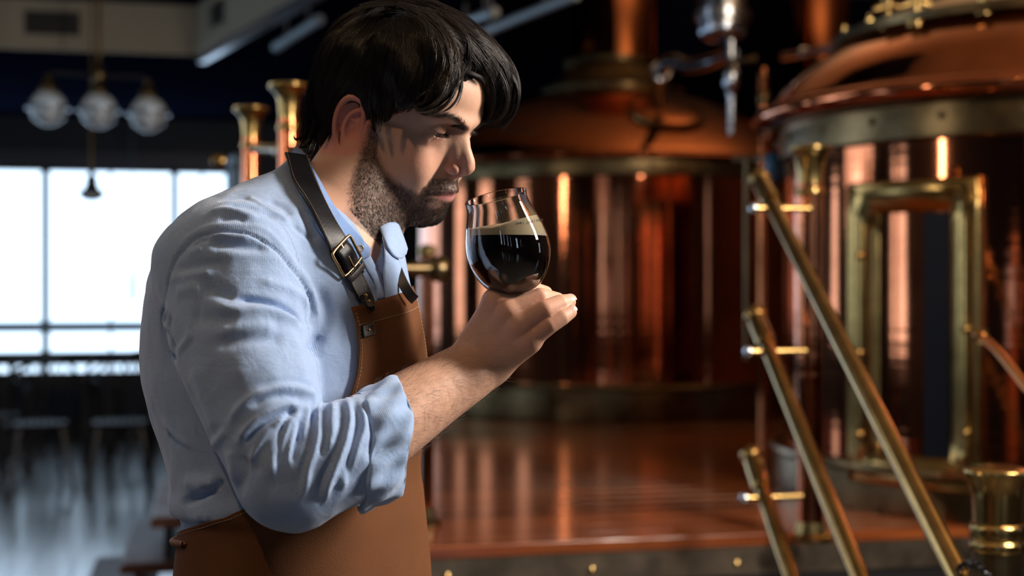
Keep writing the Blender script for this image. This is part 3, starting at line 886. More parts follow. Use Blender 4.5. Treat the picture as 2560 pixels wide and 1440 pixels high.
# small black chain hung over the foot of the top handrail
e = empty('chain', px(2440, 1425, 2.30), 'small black chain looped round the foot of the top handrail', 'chain')
cp_ = smooth_path([px(2392, 1432, 2.27), px(2412, 1412, 2.26), px(2436, 1410, 2.27), px(2456, 1424, 2.29), px(2476, 1446, 2.31), px(2484, 1480, 2.33)], 13)
CHM = simple('black_iron', (.02, .02, .024), .3, .8)
for k in range(12):
    a, b = cp_[k], cp_[k + 1]; m_ = (a + b) / 2; t = (b - a) / np.linalg.norm(b - a)
    s = np.cross(t, [0, 1, 0]) if k % 2 else np.cross(t, np.cross(t, [0, 1, 0])); s /= np.linalg.norm(s)
    an = np.linspace(0, 2 * PI, 15)[:-1]
    lp = np.array([m_ + t * .0105 * math.cos(q) + s * .0055 * math.sin(q) for q in an] + [m_ + t * .0105])
    tv, tf = tube_vf(lp, .0018, 6); obj('link', tv, tf, CHM, e)
# pull cord of a blind in front of the window
q = px(331, 700, 13.0)
e = empty('blind_cord', q, 'blue grey blind cord with a long weight hanging in the left window', 'blind cord')
lathe_obj('weight', rnd([(.0001, -.20), (.022, -.19), (.026, -.05), (.020, .08), (.008, .16), (.004, .20)], 3), q, simple('cord_blue', (.10, .18, .28), .5), e, 16)
lathe_obj('cord', [(.004, q[2] + .18), (.004, 2.9)], (q[0], q[1], 0), MATS['cord_blue'], e, 8)

# ------------------------------------------------------------------ tables and chairs by the windows
TOP = simple('table_top', (.03, .025, .022), .12, coat=.8)
def table(u, w, lu, lw, label):
    c = rm(u, w, 0)
    e = empty('dining_table', c, label, 'table', 'dark tables along the windows')
    mb = MB(); rbox(mb, u - lu / 2, u + lu / 2, w - lw / 2, w + lw / 2, .715, .75); mb.build('table_top', TOP, e, False)
    mb = MB(); rbox(mb, u - lu / 2 + .06, u + lu / 2 - .06, w - lw / 2 + .06, w + lw / 2 - .06, .63, .714); mb.build('apron_rail', DARKW, e, False)
    for su in (-1, 1):
        for sw_ in (-1, 1):
            a, b = u + su * (lu / 2 - .07), w + sw_ * (lw / 2 - .07)
            mb = MB(); rbox(mb, a - .03, a + .03, b - .03, b + .03, 0, .63); mb.build('leg', DARKW, e, False)


def uwl(xp, d):
    p = px(xp, 720, d); return float(p @ RU), float(p @ RW_)


CHW = simple('chair_wood', (.008, .006, .006), .6, spec=.2)
def chair(xp, d, rot, label):
    p = px(xp, 720, d); p[2] = 0
    e = empty('dining_chair', p, label, 'chair', 'dark spindle back chairs by the window tables')
    ca, sa = math.cos(rot), math.sin(rot)
    def L3(x, y, z): return p + np.array([x * ca - y * sa, x * sa + y * ca, z])
    mb = MB(); v, f = lathe_vf(rnd([(.0001, .44), (.19, .442), (.215, .452), (.215, .468), (.19, .474), (.0001, .466)], 3), (0, 0, 0), 24)
    obj('seat', np.array([L3(*q) for q in v]), f, CHW, e)
    for sx, sy in ((-1, -1), (1, -1), (1, 1), (-1, 1)):
        mb = MB(); mb.tube([L3(sx * .14, sy * .14, .45), L3(sx * .21, sy * .21, 0)], [.019, .014], 8); mb.build('leg', DARKW, e)
    for s in (-1, 1):
        mb = MB(); mb.tube([L3(s * .175, -.165, .19), L3(s * .175, .165, .19)], .010, 8); mb.build('stretcher', DARKW, e)
    mb = MB(); mb.tube(smooth_path([L3(-.19, -.13, .46), L3(-.215, -.19, .75), L3(-.17, -.22, .90), L3(0, -.235, .925), L3(.17, -.22, .90), L3(.215, -.19, .75), L3(.19, -.13, .46)], 30), .015, 8); mb.build('back_frame', DARKW, e)
    for t in np.linspace(-.13, .13, 6):
        mb = MB(); mb.tube([L3(t * .9, -.165, .465), L3(t, -.228, .905)], .007, 6); mb.build('spindle', DARKW, e)
    return e


for (x0, x1, d, lab) in ((68, 246, 11.5, 'dark glossy table under the second window pane, left of the man'), (256, 400, 11.6, 'dark glossy table right next to the back of the shirt'), (-120, 40, 11.4, 'dark glossy table at the left edge of the picture')):
    (ua, wa), (ub, wb) = uwl(x0, d), uwl(x1, d)
    table((ua + ub) / 2, (wa + wb) / 2, abs(ub - ua), .95, lab)
chair(300, 9.9, .25, 'dark spindle back chair nearest the back of the shirt')
chair(402, 10.9, -.1, 'dark spindle back chair half hidden by the shirt')
chair(92, 9.8, .5, 'dark spindle back chair turned sideways at the left')
chair(-30, 10.4, .1, 'dark spindle back chair at the left edge of the picture')
# ------------------------------------------------------------------ the man's body: one continuous distance field
def head_frame(yaw, pitch, roll, hx, hy, d):
    F = np.array([math.cos(yaw), -math.sin(yaw), 0]); Lf = np.array([math.sin(yaw), math.cos(yaw), 0]); U = np.array([0, 0, 1.0])
    F2 = F * math.cos(pitch) - U * math.sin(pitch); U2 = F * math.sin(pitch) + U * math.cos(pitch)
    L3 = Lf * math.cos(roll) + U2 * math.sin(roll); U3 = -Lf * math.sin(roll) + U2 * math.cos(roll)
    return px(hx, hy, d), np.stack([F2, L3, U3])


HH, HR = head_frame(math.radians(27), math.radians(21), math.radians(8.6), 990, 299, 1.71)


def to_head(P):
    """world metres -> head-local millimetres (x forward, y to his left, z up, origin between the ear canals)"""
    return ((P - HH) @ HR.T) * 1000.0


def from_head(p):
    return HH + (np.asarray(p, float) / 1000.0) @ HR


# ear: drawn in its own plane (u backwards, v up), attached at the right side of the head
EB = np.array([-0.90, -0.40, 0.0]); EB /= np.linalg.norm(EB)
EU = np.array([-0.16, 0.0, 0.987]); EU -= EB * (EU @ EB); EU /= np.linalg.norm(EU)
EN = np.cross(EU, EB)      # outward (to the right side)
if EN[1] > 0: EN = -EN
EO = np.array([3.0, -71.0, -15.0])
ES = 1.17


def ear3(u, v, w=0.0):
    return EO + ES * (0.86 * u * EB + v * EU + w * EN)


HELIX = [(1, 4, 1), (0, 14, 2.5), (3, 26, 3.2), (11, 34, 3.6), (21, 34, 4), (29, 26, 4), (32, 13, 3.8), (30, -1, 3.2), (25, -13, 2.6), (19, -24, 2.2), (12, -31, 2), (5, -31, 1.4), (1, -25, 0.5)]
ANTIH = [(8, 24, 1.5), (17, 17, 2.6), (20.5, 6, 3.4), (19, -6, 3.2), (13.5, -14.5, 3.0), (8, -17, 2.6)]
ANTIH2 = [(19, 14, 2.8), (9, 12, 0.4), (3, 12, -2)]


def ear_sdf(p):
    # local ear coordinates
    q = (p - EO) / ES
    u = q @ EB / 0.86; v = q @ EU; w = q @ EN
    Q = np.stack([u, v, w], 1)
    plate = ell(Q, (15, 3, -3.0), (17.5, 33, 3.6))
    plate = smin(plate, ell(Q, (8, -24, -0.5), (9.5, 10, 4.0)), 5)
    H = smooth_path([(a, b, c) for a, b, c in HELIX], 30)
    rr = np.interp(np.linspace(0, 1, 30), [0, .1, .3, .6, .8, 1], [2.4, 3.3, 3.6, 3.2, 3.2, 2.6])
    d = smin(plate, chain(Q, H, rr), 2.6)
    A = smooth_path([(a, b, c - 0.6) for a, b, c in ANTIH], 14)
    d = smin(d, chain(Q, A, np.full(14, 2.5)), 2.4)
    A2 = smooth_path([(a, b, c - 0.8) for a, b, c in ANTIH2], 6)
    d = smin(d, chain(Q, A2, np.full(6, 1.7)), 2.2)
    # concha, the scapha groove and the fossa
    d = ssub(d, ell(Q, (8, -3, 3.2), (9.5, 10.0, 8.5)), 2.0)
    d = ssub(d, ell(Q, (5, -12, 2.5), (4, 7, 4.2)), 2.0)
    G = smooth_path([(9, 29, 4.2), (19, 27.5, 5.4), (25.5, 18, 6.0), (26, 6, 5.6), (22.5, -8, 5.2)], 12)
    d = ssub(d, chain(Q, G, np.full(12, 2.6)), 1.5)
    # tragus
    d = smin(d, ell(Q, (0.5, -4, 1.6), (4.2, 6.5, 3.4)), 2.5)
    d = smin(d, ell(Q, (5, -17, 1.2), (4, 3.2, 3)), 3)
    return d * ES


EYE_C = np.array([74.0, 32.0, 15.0])
GAZE = math.radians(-28)


def lids(S, up=True):
    """rotated frame around the eye: x along the gaze"""
    q = S - EYE_C
    c, s = math.cos(GAZE), math.sin(GAZE)
    # slight outward turn
    return np.stack([q[:, 0] * c + q[:, 2] * s, q[:, 1], -q[:, 0] * s + q[:, 2] * c], 1)


def head_sdf(p):
    S = p.copy(); S[:, 1] = np.abs(S[:, 1])          # mirrored half
    d = ell(p, (-4, 0, 48), (94, 75, 74))
    d = smin(d, ell(p, (42, 0, 50), (61, 63, 57)), 14)                       # forehead
    d = smin(d, ell(p, (-40, 0, 10), (50, 58, 48)), 20)                      # occiput
    d = smin(d, ell(p, (46, 0, -12), (47, 52, 66)), 16)                      # face block
    d = smin(d, cone(S, (16, 50, -52), (70, 13, -95), 13, 13), 16)           # jaw bone
    d = smin(d, cone(S, (6, 56, -4), (13, 50, -52), 15, 13), 14)
    d = smin(d, ell(S, (73, 6, -93), (14, 15, 13.5)), 8)                     # chin
    d = smin(d, cone(S, (63, 41, -8), (18, 63, 0), 12, 8), 11)               # cheek bone
    d = smin(d, ell(S, (56, 38, -36), (30, 23, 32)), 14)
    d = smin(d, ell(S, (58, 32, -62), (22, 17, 28)), 12)
    d = smin(d, ell(S, (34, 42, -38), (34, 20, 34)), 14)                     # cheek
    d = smin(d, ell(p, (56, 0, -78), (34, 34, 28)), 14)
    # brows
    B = smooth_path([(96.5, 3, 26), (95.5, 15, 28), (89, 30, 33), (77, 44, 30)], 8)
    d = smin(d, chain(S, B, np.array([8, 8.5, 8.5, 8, 7.8, 7.5, 7, 6.5])), 11)
    # eye sockets
    d = ssub(d, ell(S, (95, 30, 13), (15, 19, 10.5)), 10)
    d = ssub(d, ell(S, (98, 17, 13), (9, 6, 10)), 8)
    # lids over the ball
    E = lids(S)
    ball = ell(S, EYE_C, (14.0, 14.6, 13.4))
    d = smin(d, ball, 3.2)
    d = smin(d, cone(S, (81, 18, 5), (75, 44, 3), 4.5, 4.5), 8)               # lower lid bag
    # lid crease above the ball
    Cr = smooth_path([(84.5, 19, 20.0), (88.2, 26, 23.0), (87.0, 36, 23.4), (79.5, 46, 18.6)], 10)
    d = ssub(d, chain(S, Cr, np.full(10, 0.9)), 1.8)
    # opening between the lids (looking down)
    a = np.abs(ell(E, (12, -0.5, -0.3), (7.0, 13.8, 1.0)))
    d = ssub(d, ell(E, (13, -0.5, 0.3), (9.5, 14.6, 2.8)), 1.0)
    # nose
    d = smin(d, cone(p, (92, 0, 16), (97.5, 0, 4), 7, 6.2), 9)
    d = smin(d, cone(p, (97, 0, 6), (109.5, 0, -14), 6.0, 7.6), 6)
    d = smin(d, cone(S, (89, 8, 6), (98.5, 7.0, -18), 6.0, 6.8), 10)
    d = smin(d, ell(p, (112.2, 0, -21.5), (7.8, 8.0, 7.8)), 6)
    d = smin(d, ell(S, (112, 3.6, -23.5), (6.2, 4.6, 5.6)), 3)
    d = smin(d, ell(S, (99.5, 12.3, -28), (9.5, 5.8, 7.2)), 4)
    d = smin(d, cone(p, (112, 0, -28.5), (98, 0, -37), 4.0, 4.8), 4)
    d = ssub(d, ell(S, (104.5, 8.6, -35.5), (7.2, 3.8, 4.6)), 1.4)
    d = ssub(d, chain(S, smooth_path([(97, 19, -20), (90.5, 20.8, -26), (89, 19.5, -33)], 6), np.full(6, 1.2)), 2.6)  # wing groove
    # mouth
    d = smin(d, ell(p, (78, 0, -60), (22, 27, 25)), 12)
    d = ssub(d, chain(p, [(104, 0, -41), (103, 0, -51)], [1.9, 2.6]), 4)
    Ul = smooth_path([(98.6, 0, -56.6), (98.4, 5, -55.2), (94, 14, -57.5), (84, 26, -61.8)], 10)
    d = smin(d, chain(S, Ul, np.array([4.2, 4.4, 4.4, 4.2, 4.0, 3.7, 3.3, 3.0, 2.6, 2.0])), 3.2)
    Ll = smooth_path([(94.5, 0, -67.4), (93, 8, -67.4), (88.5, 17, -65.8), (82, 26, -62.8)], 10)
    d = smin(d, chain(S, Ll, np.array([5.4, 5.6, 5.4, 5.0, 4.6, 4.1, 3.6, 3.0, 2.4, 1.8])), 3.0)
    Ml = smooth_path([(103.6, 0, -61.6), (102.5, 5, -61.0), (98, 14, -61.4), (89, 24, -62.4), (84, 29, -63.5)], 12)
    d = ssub(d, chain(S, Ml, np.full(12, 0.7)), 1.6)
    d = ssub(d, chain(S, smooth_path([(97, 25, -32), (91, 33, -46), (85, 36, -58)], 8), np.full(8, 0.5)), 6)   # smile line
    # temples
    d = ssub(d, ell(S, (62, 66, 34), (17, 7, 17)), 22)
    return d


# -------- torso, neck and arm in world metres
AX = math.radians(25)                                     # the chest's turn towards the camera
TF = np.array([math.cos(AX), -math.sin(AX), 0.0]); TR = np.array([-math.sin(AX), -math.cos(AX), 0.0])


def torso_pt(f, r, z):
    """point in the chest's frame: f forward, r to his right, z height"""
    c = px(715, 720, 1.66)
    return np.array([c[0], c[1], 0]) + f * TF + r * TR + np.array([0, 0, z])


NECK0 = px(800, 560, 1.68)
WR = px(1190, 916, 1.585)
MID = px(955, 1066, 1.515)
ELB = px(712, 1200, 1.452)
SHO = px(600, 690, 1.53)
# knuckles, finger joints and tips: pixel, depth, radius (mm)
FING = {
    'index':  [((1240, 751), 1.567, 12.5), ((1318, 723), 1.580, 10.4), ((1362, 734), 1.612, 9.0), ((1352, 748), 1.636, 8.0)],
    'middle': [((1274, 780), 1.556, 12.5), ((1350, 744), 1.562, 11.0), ((1392, 752), 1.592, 9.6), ((1380, 770), 1.616, 8.2)],
    'ring':   [((1300, 812), 1.550, 12.3), ((1364, 775), 1.546, 11.2), ((1400, 760), 1.556, 10.4), ((1420, 755), 1.566, 8.8)],
    'little': [((1326, 846), 1.552, 11.8), ((1374, 811), 1.545, 10.4), ((1404, 793), 1.548, 9.4), ((1424, 780), 1.555, 8.0)],
    'thumb':  [((1225, 800), 1.615, 12.0), ((1262, 756), 1.650, 11.0), ((1300, 736), 1.657, 9.8), ((1326, 730), 1.650, 8.6)],
}
FJ = {k: [(px(a[0], a[1], d), r / 1000) for a, d, r in v] for k, v in FING.items()}


def arm_sdf(P):
    # forearm: two bellies running into the wrist
    FA = smooth_path([ELB, px(815, 1146, 1.47), MID, px(1080, 985, 1.552), WR, px(1212, 893, 1.588)], 26)
    d = chain(P, FA, np.interp(np.linspace(0, 1, 26), [0, .2, .4, .6, .8, 1], [.039, .043, .0445, .0375, .0315, .031]), 0.002)
    d = smin(d, np.linalg.norm(P - px(1176, 934, 1.560), axis=1) - 0.0115, 0.012)
    d = smin(d, cone(P, px(600, 760, 1.53), px(660, 1090, 1.468), 0.058, 0.045), 0.02)
    d = smin(d, cone(P, px(660, 1090, 1.468), px(712, 1200, 1.452), 0.045, 0.039), 0.02)
    # back of the hand
    KN = [FJ[k][0][0] for k in ('index', 'middle', 'ring', 'little')]
    for n, bx in zip(KN, ((1180, 868), (1192, 888), (1206, 905), (1219, 920))):
        base = px(bx[0], bx[1], 1.588)
        d = smin(d, cone(P, base, n + np.array([-.003, .004, -.002]), 0.0175, 0.0122), 0.010)
    d = smin(d, cone(P, WR + (KN[0] - WR) * .35 + np.array([0.004, .016, 0]), KN[1] + np.array([-.008, .022, -.008]), 0.018, 0.012), 0.02)
    d = smin(d, cone(P, WR + (KN[3] - WR) * .3 + np.array([0.004, .014, 0]), KN[3] + np.array([-.006, .014, -.004]), 0.017, 0.012), 0.02)
    # thumb root
    d = smin(d, cone(P, WR + np.array([.008, .018, .004]), FJ['thumb'][0][0], 0.018, 0.0145), 0.016)
    # fingers, kept apart from each other
    fing = None
    for k, J in FJ.items():
        pts = [j[0] for j in J]; rad = [j[1] for j in J]
        e = chain(P, pts, rad, 0.0)
        # knuckle swellings
        e = smin(e, np.linalg.norm(P - pts[0], axis=1) - rad[0], 0.004)
        fing = e if fing is None else smin(fing, e, 0.0016)
    d = smin(d, fing, 0.009)
    return d


def torso_sdf(P):
    return np.maximum(shirt_torso_sdf(P) + 0.012, P[:, 2] - 1.52)


def neck_sdf(P):
    a = from_head((-6, 0, -20)); b = torso_pt(0.035, 0.0, 1.44)
    d = cone(P, a, b, 0.057, 0.060)
    f1 = from_head((24, 0, -84)); f2 = torso_pt(0.082, 0.0, 1.40)
    d = smin(d, cone(P, f1, f2, 0.026, 0.030), 0.035)
    # the muscle from behind the ear to the notch of the collar bones
    d = smin(d, cone(P, from_head((-8, -52, -24)), torso_pt(0.095, 0.025, 1.385), 0.016, 0.013), 0.016)
    d = smin(d, cone(P, torso_pt(0.10, 0.02, 1.375), torso_pt(0.06, 0.13, 1.40), 0.011, 0.010), 0.02)
    return d


def body_sdf(P):
    out = np.empty(len(P))
    hl = to_head(P)
    rough = np.linalg.norm(hl - np.array([8, 0, 10.0]), axis=1)
    m = rough < 175
    dh = np.full(len(P), 1.0)
    dh[~m] = (rough[~m] - 140) / 1000
    if m.any():
        h = head_sdf(hl[m])
        e = np.full(len(h), 1e3)
        me = np.linalg.norm(hl[m] - np.array([-18, -80, -5.0]), axis=1) < 66
        if me.any():
            e[me] = ear_sdf(hl[m][me])
            h = smin(h, e, 3.0)
        dh[m] = h / 1000
    d = smin(torso_sdf(P), neck_sdf(P), 0.03)
    d = smin(d, dh, 0.014)
    # arm
    ma = (P[:, 1] < 1.80) & (P[:, 2] > 1.0) & (P[:, 2] < 1.55)
    if ma.any():
        d[ma] = smin(d[ma], arm_sdf(P[ma]), 0.006)
    return d
# ------------------------------------------------------------------ shirt as a distance field
TPX = 2142.0
T_ROWS = [  # pixel row, back edge, front edge, half width across the chest (m)
    (400, 735, 775, .035), (425, 712, 800, .052), (450, 662, 830, .075), (480, 604, 870, .100), (520, 545, 925, .130), (560, 500, 965, .150),
    (600, 466, 985, .160), (640, 440, 995, .165), (700, 407, 1008, .168), (760, 389, 1026, .168),
    (850, 379, 1042, .166), (950, 386, 1046, .162), (1050, 410, 1040, .157), (1130, 438, 1030, .153),
    (1195, 455, 1028, .153), (1228, 452, 1032, .155), (1252, 458, 1034, .154), (1275, 486, 1036, .148), (1330, 490, 1040, .150),
    (1440, 486, 1048, .156), (1640, 470, 1060, .165), (1760, 470, 1050, .165)]


def _rows():
    a = np.array(T_ROWS, float)
    z = CAM_Z - (a[:, 0] - 720) / TPX
    W = (a[:, 2] - a[:, 1]) / 2 / TPX
    c = ((a[:, 2] + a[:, 1]) / 2 - 715) / TPX / math.cos(AX)
    A = np.minimum(a[:, 3], W / math.sin(AX) * 0.93)
    B = np.sqrt(np.maximum(W ** 2 - (A * math.sin(AX)) ** 2, 1e-5)) / math.cos(AX)
    t = np.stack([z, c, A, B], 1)[::-1]
    return smooth_path(t, 260)


RW = _rows()


def shirt_torso_sdf(P):
    q = P - TC0
    f = q @ TF; r = q @ TR; z = P[:, 2]
    zc = np.clip(z, RW[0, 0], RW[-1, 0])
    c = np.interp(zc, RW[:, 0], RW[:, 1]); A = np.interp(zc, RW[:, 0], RW[:, 2]); B = np.interp(zc, RW[:, 0], RW[:, 3])
    n = 2.25
    k = ((np.abs(f - c) / B) ** n + (np.abs(r) / A) ** n) ** (1 / n)
    # scale by an estimate of the gradient
    e = (np.abs(f - c) ** 2 / B ** 4 + r ** 2 / A ** 4)
    rr = np.sqrt((f - c) ** 2 + r ** 2) + 1e-6
    d = (k - 1) * rr / np.maximum(k, 1e-3)
    d = d * 0.9
    d = np.maximum(d, z - RW[-1, 0])
    return d


TC0 = torso_pt(0, 0, 0)
SLV = [((560, 640), 1.575, .066), ((585, 740), 1.535, .0740), ((603, 850), 1.510, .0730), ((634, 950), 1.488, .0665),
       ((668, 1060), 1.468, .0590), ((702, 1168), 1.452, .0510), ((728, 1208), 1.450, .0500), ((785, 1172), 1.456, .0515),
       ((850, 1138), 1.468, .0545), ((925, 1108), 1.486, .0545), ((1000, 1080), 1.505, .0515), ((1080, 1052), 1.525, .0500)]
SP = smooth_path([list(px(a[0], a[1], d)) + [r] for a, d, r in SLV], 24)
CUT_P = px(972, 1094, 1.497)
CUT_N = np.array([0.965, 0.26, 0.03]); CUT_N /= np.linalg.norm(CUT_N)


def sleeve_sdf(P):
    d = chain(P, SP[:, :3], SP[:, 3] - 0.0015, 0.006)
    # the upper arm's swelling over the shoulder
    d = smin(d, ell(P, px(600, 690, 1.53), (.066, .066, .080)), 0.03)
    return d


def shirt_sdf(P, cut=True):
    t = shirt_torso_sdf(P)
    s = sleeve_sdf(P)
    if cut:
        s = np.maximum(s, (P - CUT_P) @ CUT_N)
        s = np.maximum(s, -cone(P, CUT_P - CUT_N * .035, CUT_P + CUT_N * .05, .049, .053))
    # shoulder yoke between the neck and the arm
    t = smin(t, cone(P, torso_pt(.0, .05, 1.455), torso_pt(-.01, .145, 1.425), .050, .050), .035)
    t = smin(t, cone(P, torso_pt(.02, -.05, 1.44), torso_pt(0.01, -.135, 1.400), .046, .044), .03)
    # far sleeve
    far = cone(P, torso_pt(0.01, -.155, 1.385), torso_pt(-.02, -.215, 1.14), .052, .045)
    t = smin(t, far, .02)
    d = smin(t, s, .010)
    if cut:
        # neck opening
        n = cone(P, from_head((-6, 0, -20)), torso_pt(0.035, 0.0, 1.44), .0605, .0635)
        V = cone(P, torso_pt(.142, 0, 1.402), torso_pt(.11, 0, 1.50), .003, .040)
        cutv = np.maximum(smin(n, V, .01), 1.395 - P[:, 2])
        d = np.maximum(d, -cutv)
        d = np.maximum(d, 1.092 - P[:, 2])
    return d
# ------------------------------------------------------------------ materials of the man
def skin_material():
    m, N, L, B = new_mat('skin')
    at = N.new('ShaderNodeAttribute'); at.attribute_name = 'tint'
    tc = N.new('ShaderNodeTexCoord')
    nz = N.new('ShaderNodeTexNoise'); nz.inputs['Scale'].default_value = 45; nz.inputs['Detail'].default_value = 8
    L.new(tc.outputs['Object'], nz.inputs['Vector'])
    mr = N.new('ShaderNodeMapRange'); mr.inputs['To Min'].default_value = 0.86; mr.inputs['To Max'].default_value = 1.12
    L.new(nz.outputs['Fac'], mr.inputs['Value'])
    sc = N.new('ShaderNodeVectorMath'); sc.operation = 'SCALE'
    L.new(at.outputs['Vector'], sc.inputs[0]); L.new(mr.outputs[0], sc.inputs['Scale'])
    L.new(sc.outputs[0], B.inputs['Base Color'])
    B.inputs['Subsurface Weight'].default_value = 0.22
    B.inputs['Subsurface Radius'].default_value = (1.0, 0.35, 0.18)
    B.inputs['Subsurface Scale'].default_value = 0.006
    B.inputs['Roughness'].default_value = 0.5
    B.inputs['Specular IOR Level'].default_value = 0.35
    v = N.new('ShaderNodeTexVoronoi'); v.inputs['Scale'].default_value = 900
    n2 = N.new('ShaderNodeTexNoise'); n2.inputs['Scale'].default_value = 260; n2.inputs['Detail'].default_value = 5
    L.new(tc.outputs['Object'], v.inputs['Vector']); L.new(tc.outputs['Object'], n2.inputs['Vector'])
    ad = N.new('ShaderNodeMath'); ad.operation = 'MULTIPLY_ADD'; ad.inputs[1].default_value = 0.35
    L.new(v.outputs['Distance'], ad.inputs[0]); L.new(n2.outputs['Fac'], ad.inputs[2])
    bp = N.new('ShaderNodeBump'); bp.inputs['Strength'].default_value = 0.6; bp.inputs['Distance'].default_value = 0.00032
    L.new(ad.outputs[0], bp.inputs['Height']); L.new(bp.outputs[0], B.inputs['Normal'])
    return m


def shirt_material(name='shirt_cloth', base=(0.39, 0.51, 0.73), dark=(0.13, 0.245, 0.49), per=0.00135):
    m, N, L, B = new_mat(name)
    at = N.new('ShaderNodeAttribute'); at.attribute_name = 'cloth'
    tc = N.new('ShaderNodeTexCoord')
    nz = N.new('ShaderNodeTexNoise'); nz.inputs['Scale'].default_value = 9; nz.inputs['Detail'].default_value = 3
    L.new(tc.outputs['Object'], nz.inputs['Vector'])
    w = N.new('ShaderNodeVectorMath'); w.operation = 'MULTIPLY_ADD'
    w.inputs[1].default_value = (0.012,) * 3
    L.new(nz.outputs['Color'], w.inputs[0]); L.new(at.outputs['Vector'], w.inputs[2])
    sp = N.new('ShaderNodeSeparateXYZ'); L.new(w.outputs[0], sp.inputs[0])

    def math_node(op, a, b=None):
        n = N.new('ShaderNodeMath'); n.operation = op
        for i, x in enumerate((a, b)):
            if x is None: continue
            if isinstance(x, (int, float)): n.inputs[i].default_value = x
            else: L.new(x, n.inputs[i])
        return n.outputs[0]
    k = 2 * PI / per
    su = math_node('SINE', math_node('MULTIPLY', sp.outputs['X'], k))
    sv = math_node('SINE', math_node('MULTIPLY', sp.outputs['Y'], k))
    th = math_node('SINE', math_node('MULTIPLY', sp.outputs['Y'], k * 0.37))
    g = math_node('MAXIMUM', su, sv)
    g2 = math_node('ADD', math_node('MULTIPLY', g, 0.5), 0.5)
    n3 = N.new('ShaderNodeTexNoise'); n3.inputs['Scale'].default_value = 1.0; n3.inputs['Detail'].default_value = 4
    mp = N.new('ShaderNodeMapping'); mp.inputs['Scale'].default_value = (700, 90, 1)
    L.new(at.outputs['Vector'], mp.inputs['Vector']); L.new(mp.outputs[0], n3.inputs['Vector'])
    mp2 = N.new('ShaderNodeMapping'); mp2.inputs['Scale'].default_value = (80, 620, 1)
    n4 = N.new('ShaderNodeTexNoise'); n4.inputs['Scale'].default_value = 1.0; n4.inputs['Detail'].default_value = 4
    L.new(at.outputs['Vector'], mp2.inputs['Vector']); L.new(mp2.outputs[0], n4.inputs['Vector'])
    slub = math_node('ADD', n3.outputs['Fac'], n4.outputs['Fac'])
    f = math_node('MULTIPLY', g2, math_node('ADD', math_node('MULTIPLY', slub, 0.55), 0.35))
    cr = N.new('ShaderNodeMix'); cr.data_type = 'RGBA'
    cr.inputs['A'].default_value = (*dark, 1); cr.inputs['B'].default_value = (*base, 1)
    L.new(f, cr.inputs['Factor'])
    L.new(cr.outputs['Result'], B.inputs['Base Color'])
    B.inputs['Roughness'].default_value = 0.85
    B.inputs['Specular IOR Level'].default_value = 0.15
    B.inputs['Sheen Weight'].default_value = 0.35
    B.inputs['Sheen Tint'].default_value = (1, 0.97, 0.95, 1)
    # crumpled relief: long soft creases and fine weave
    n5 = N.new('ShaderNodeTexNoise'); n5.inputs['Scale'].default_value = 34; n5.inputs['Detail'].default_value = 5; n5.inputs['Distortion'].default_value = 0.6
    L.new(tc.outputs['Object'], n5.inputs['Vector'])
    b1 = N.new('ShaderNodeBump'); b1.inputs['Strength'].default_value = 0.55; b1.inputs['Distance'].default_value = 0.004
    L.new(n5.outputs['Fac'], b1.inputs['Height'])
    b2 = N.new('ShaderNodeBump'); b2.inputs['Strength'].default_value = 0.5; b2.inputs['Distance'].default_value = 0.0004
    L.new(f, b2.inputs['Height']); L.new(b1.outputs[0], b2.inputs['Normal'])
    L.new(b2.outputs[0], B.inputs['Normal'])
    return m


SKIN = skin_material()
CLOTH = shirt_material()
SHADED_CLOTH = shirt_material('collar_cloth', (0.22, 0.36, 0.66), (0.08, 0.17, 0.42))  # darker copy of the shirt cloth, shade put into the near collar's colour
BIB = simple('brown_canvas', (0.122, 0.045, 0.0155), 0.82, bump=0.0006, bscale=900, var=0.14, vscale=30, spec=0.2)
LEATHER = simple('black_leather', (0.005, 0.005, 0.007), 0.42, bump=0.0002, bscale=420, var=0.2, vscale=60, spec=.22)
THREAD = simple('tan_thread', (0.42, 0.32, 0.22), 0.7)
BRASS_S = simple('old_brass', (0.42, 0.27, 0.13), 0.34, 1.0, var=0.15, vscale=60)
DENIM = simple('denim', (0.022, 0.055, 0.12), 0.85, bump=0.0006, bscale=900)

# ------------------------------------------------------------------ the man
man = empty('person', torso_pt(0, 0, 0.0),
            'dark haired bearded man in blue shirt and brown apron sniffing a beer', 'person')
V, F = sdf_mesh(body_sdf, (-0.5, 1.35, 0.97), (0.25, 2.0, 1.85), 0.0017 if not QUICK else 0.003)
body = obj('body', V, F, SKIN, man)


def blob(h, c, r, soft=0.5):
    q = (h - np.array(c)) / np.array(r)
    d = np.linalg.norm(q, axis=1)
    t = np.clip((1 + soft - d) / (2 * soft), 0, 1)
    return t * t * (3 - 2 * t)


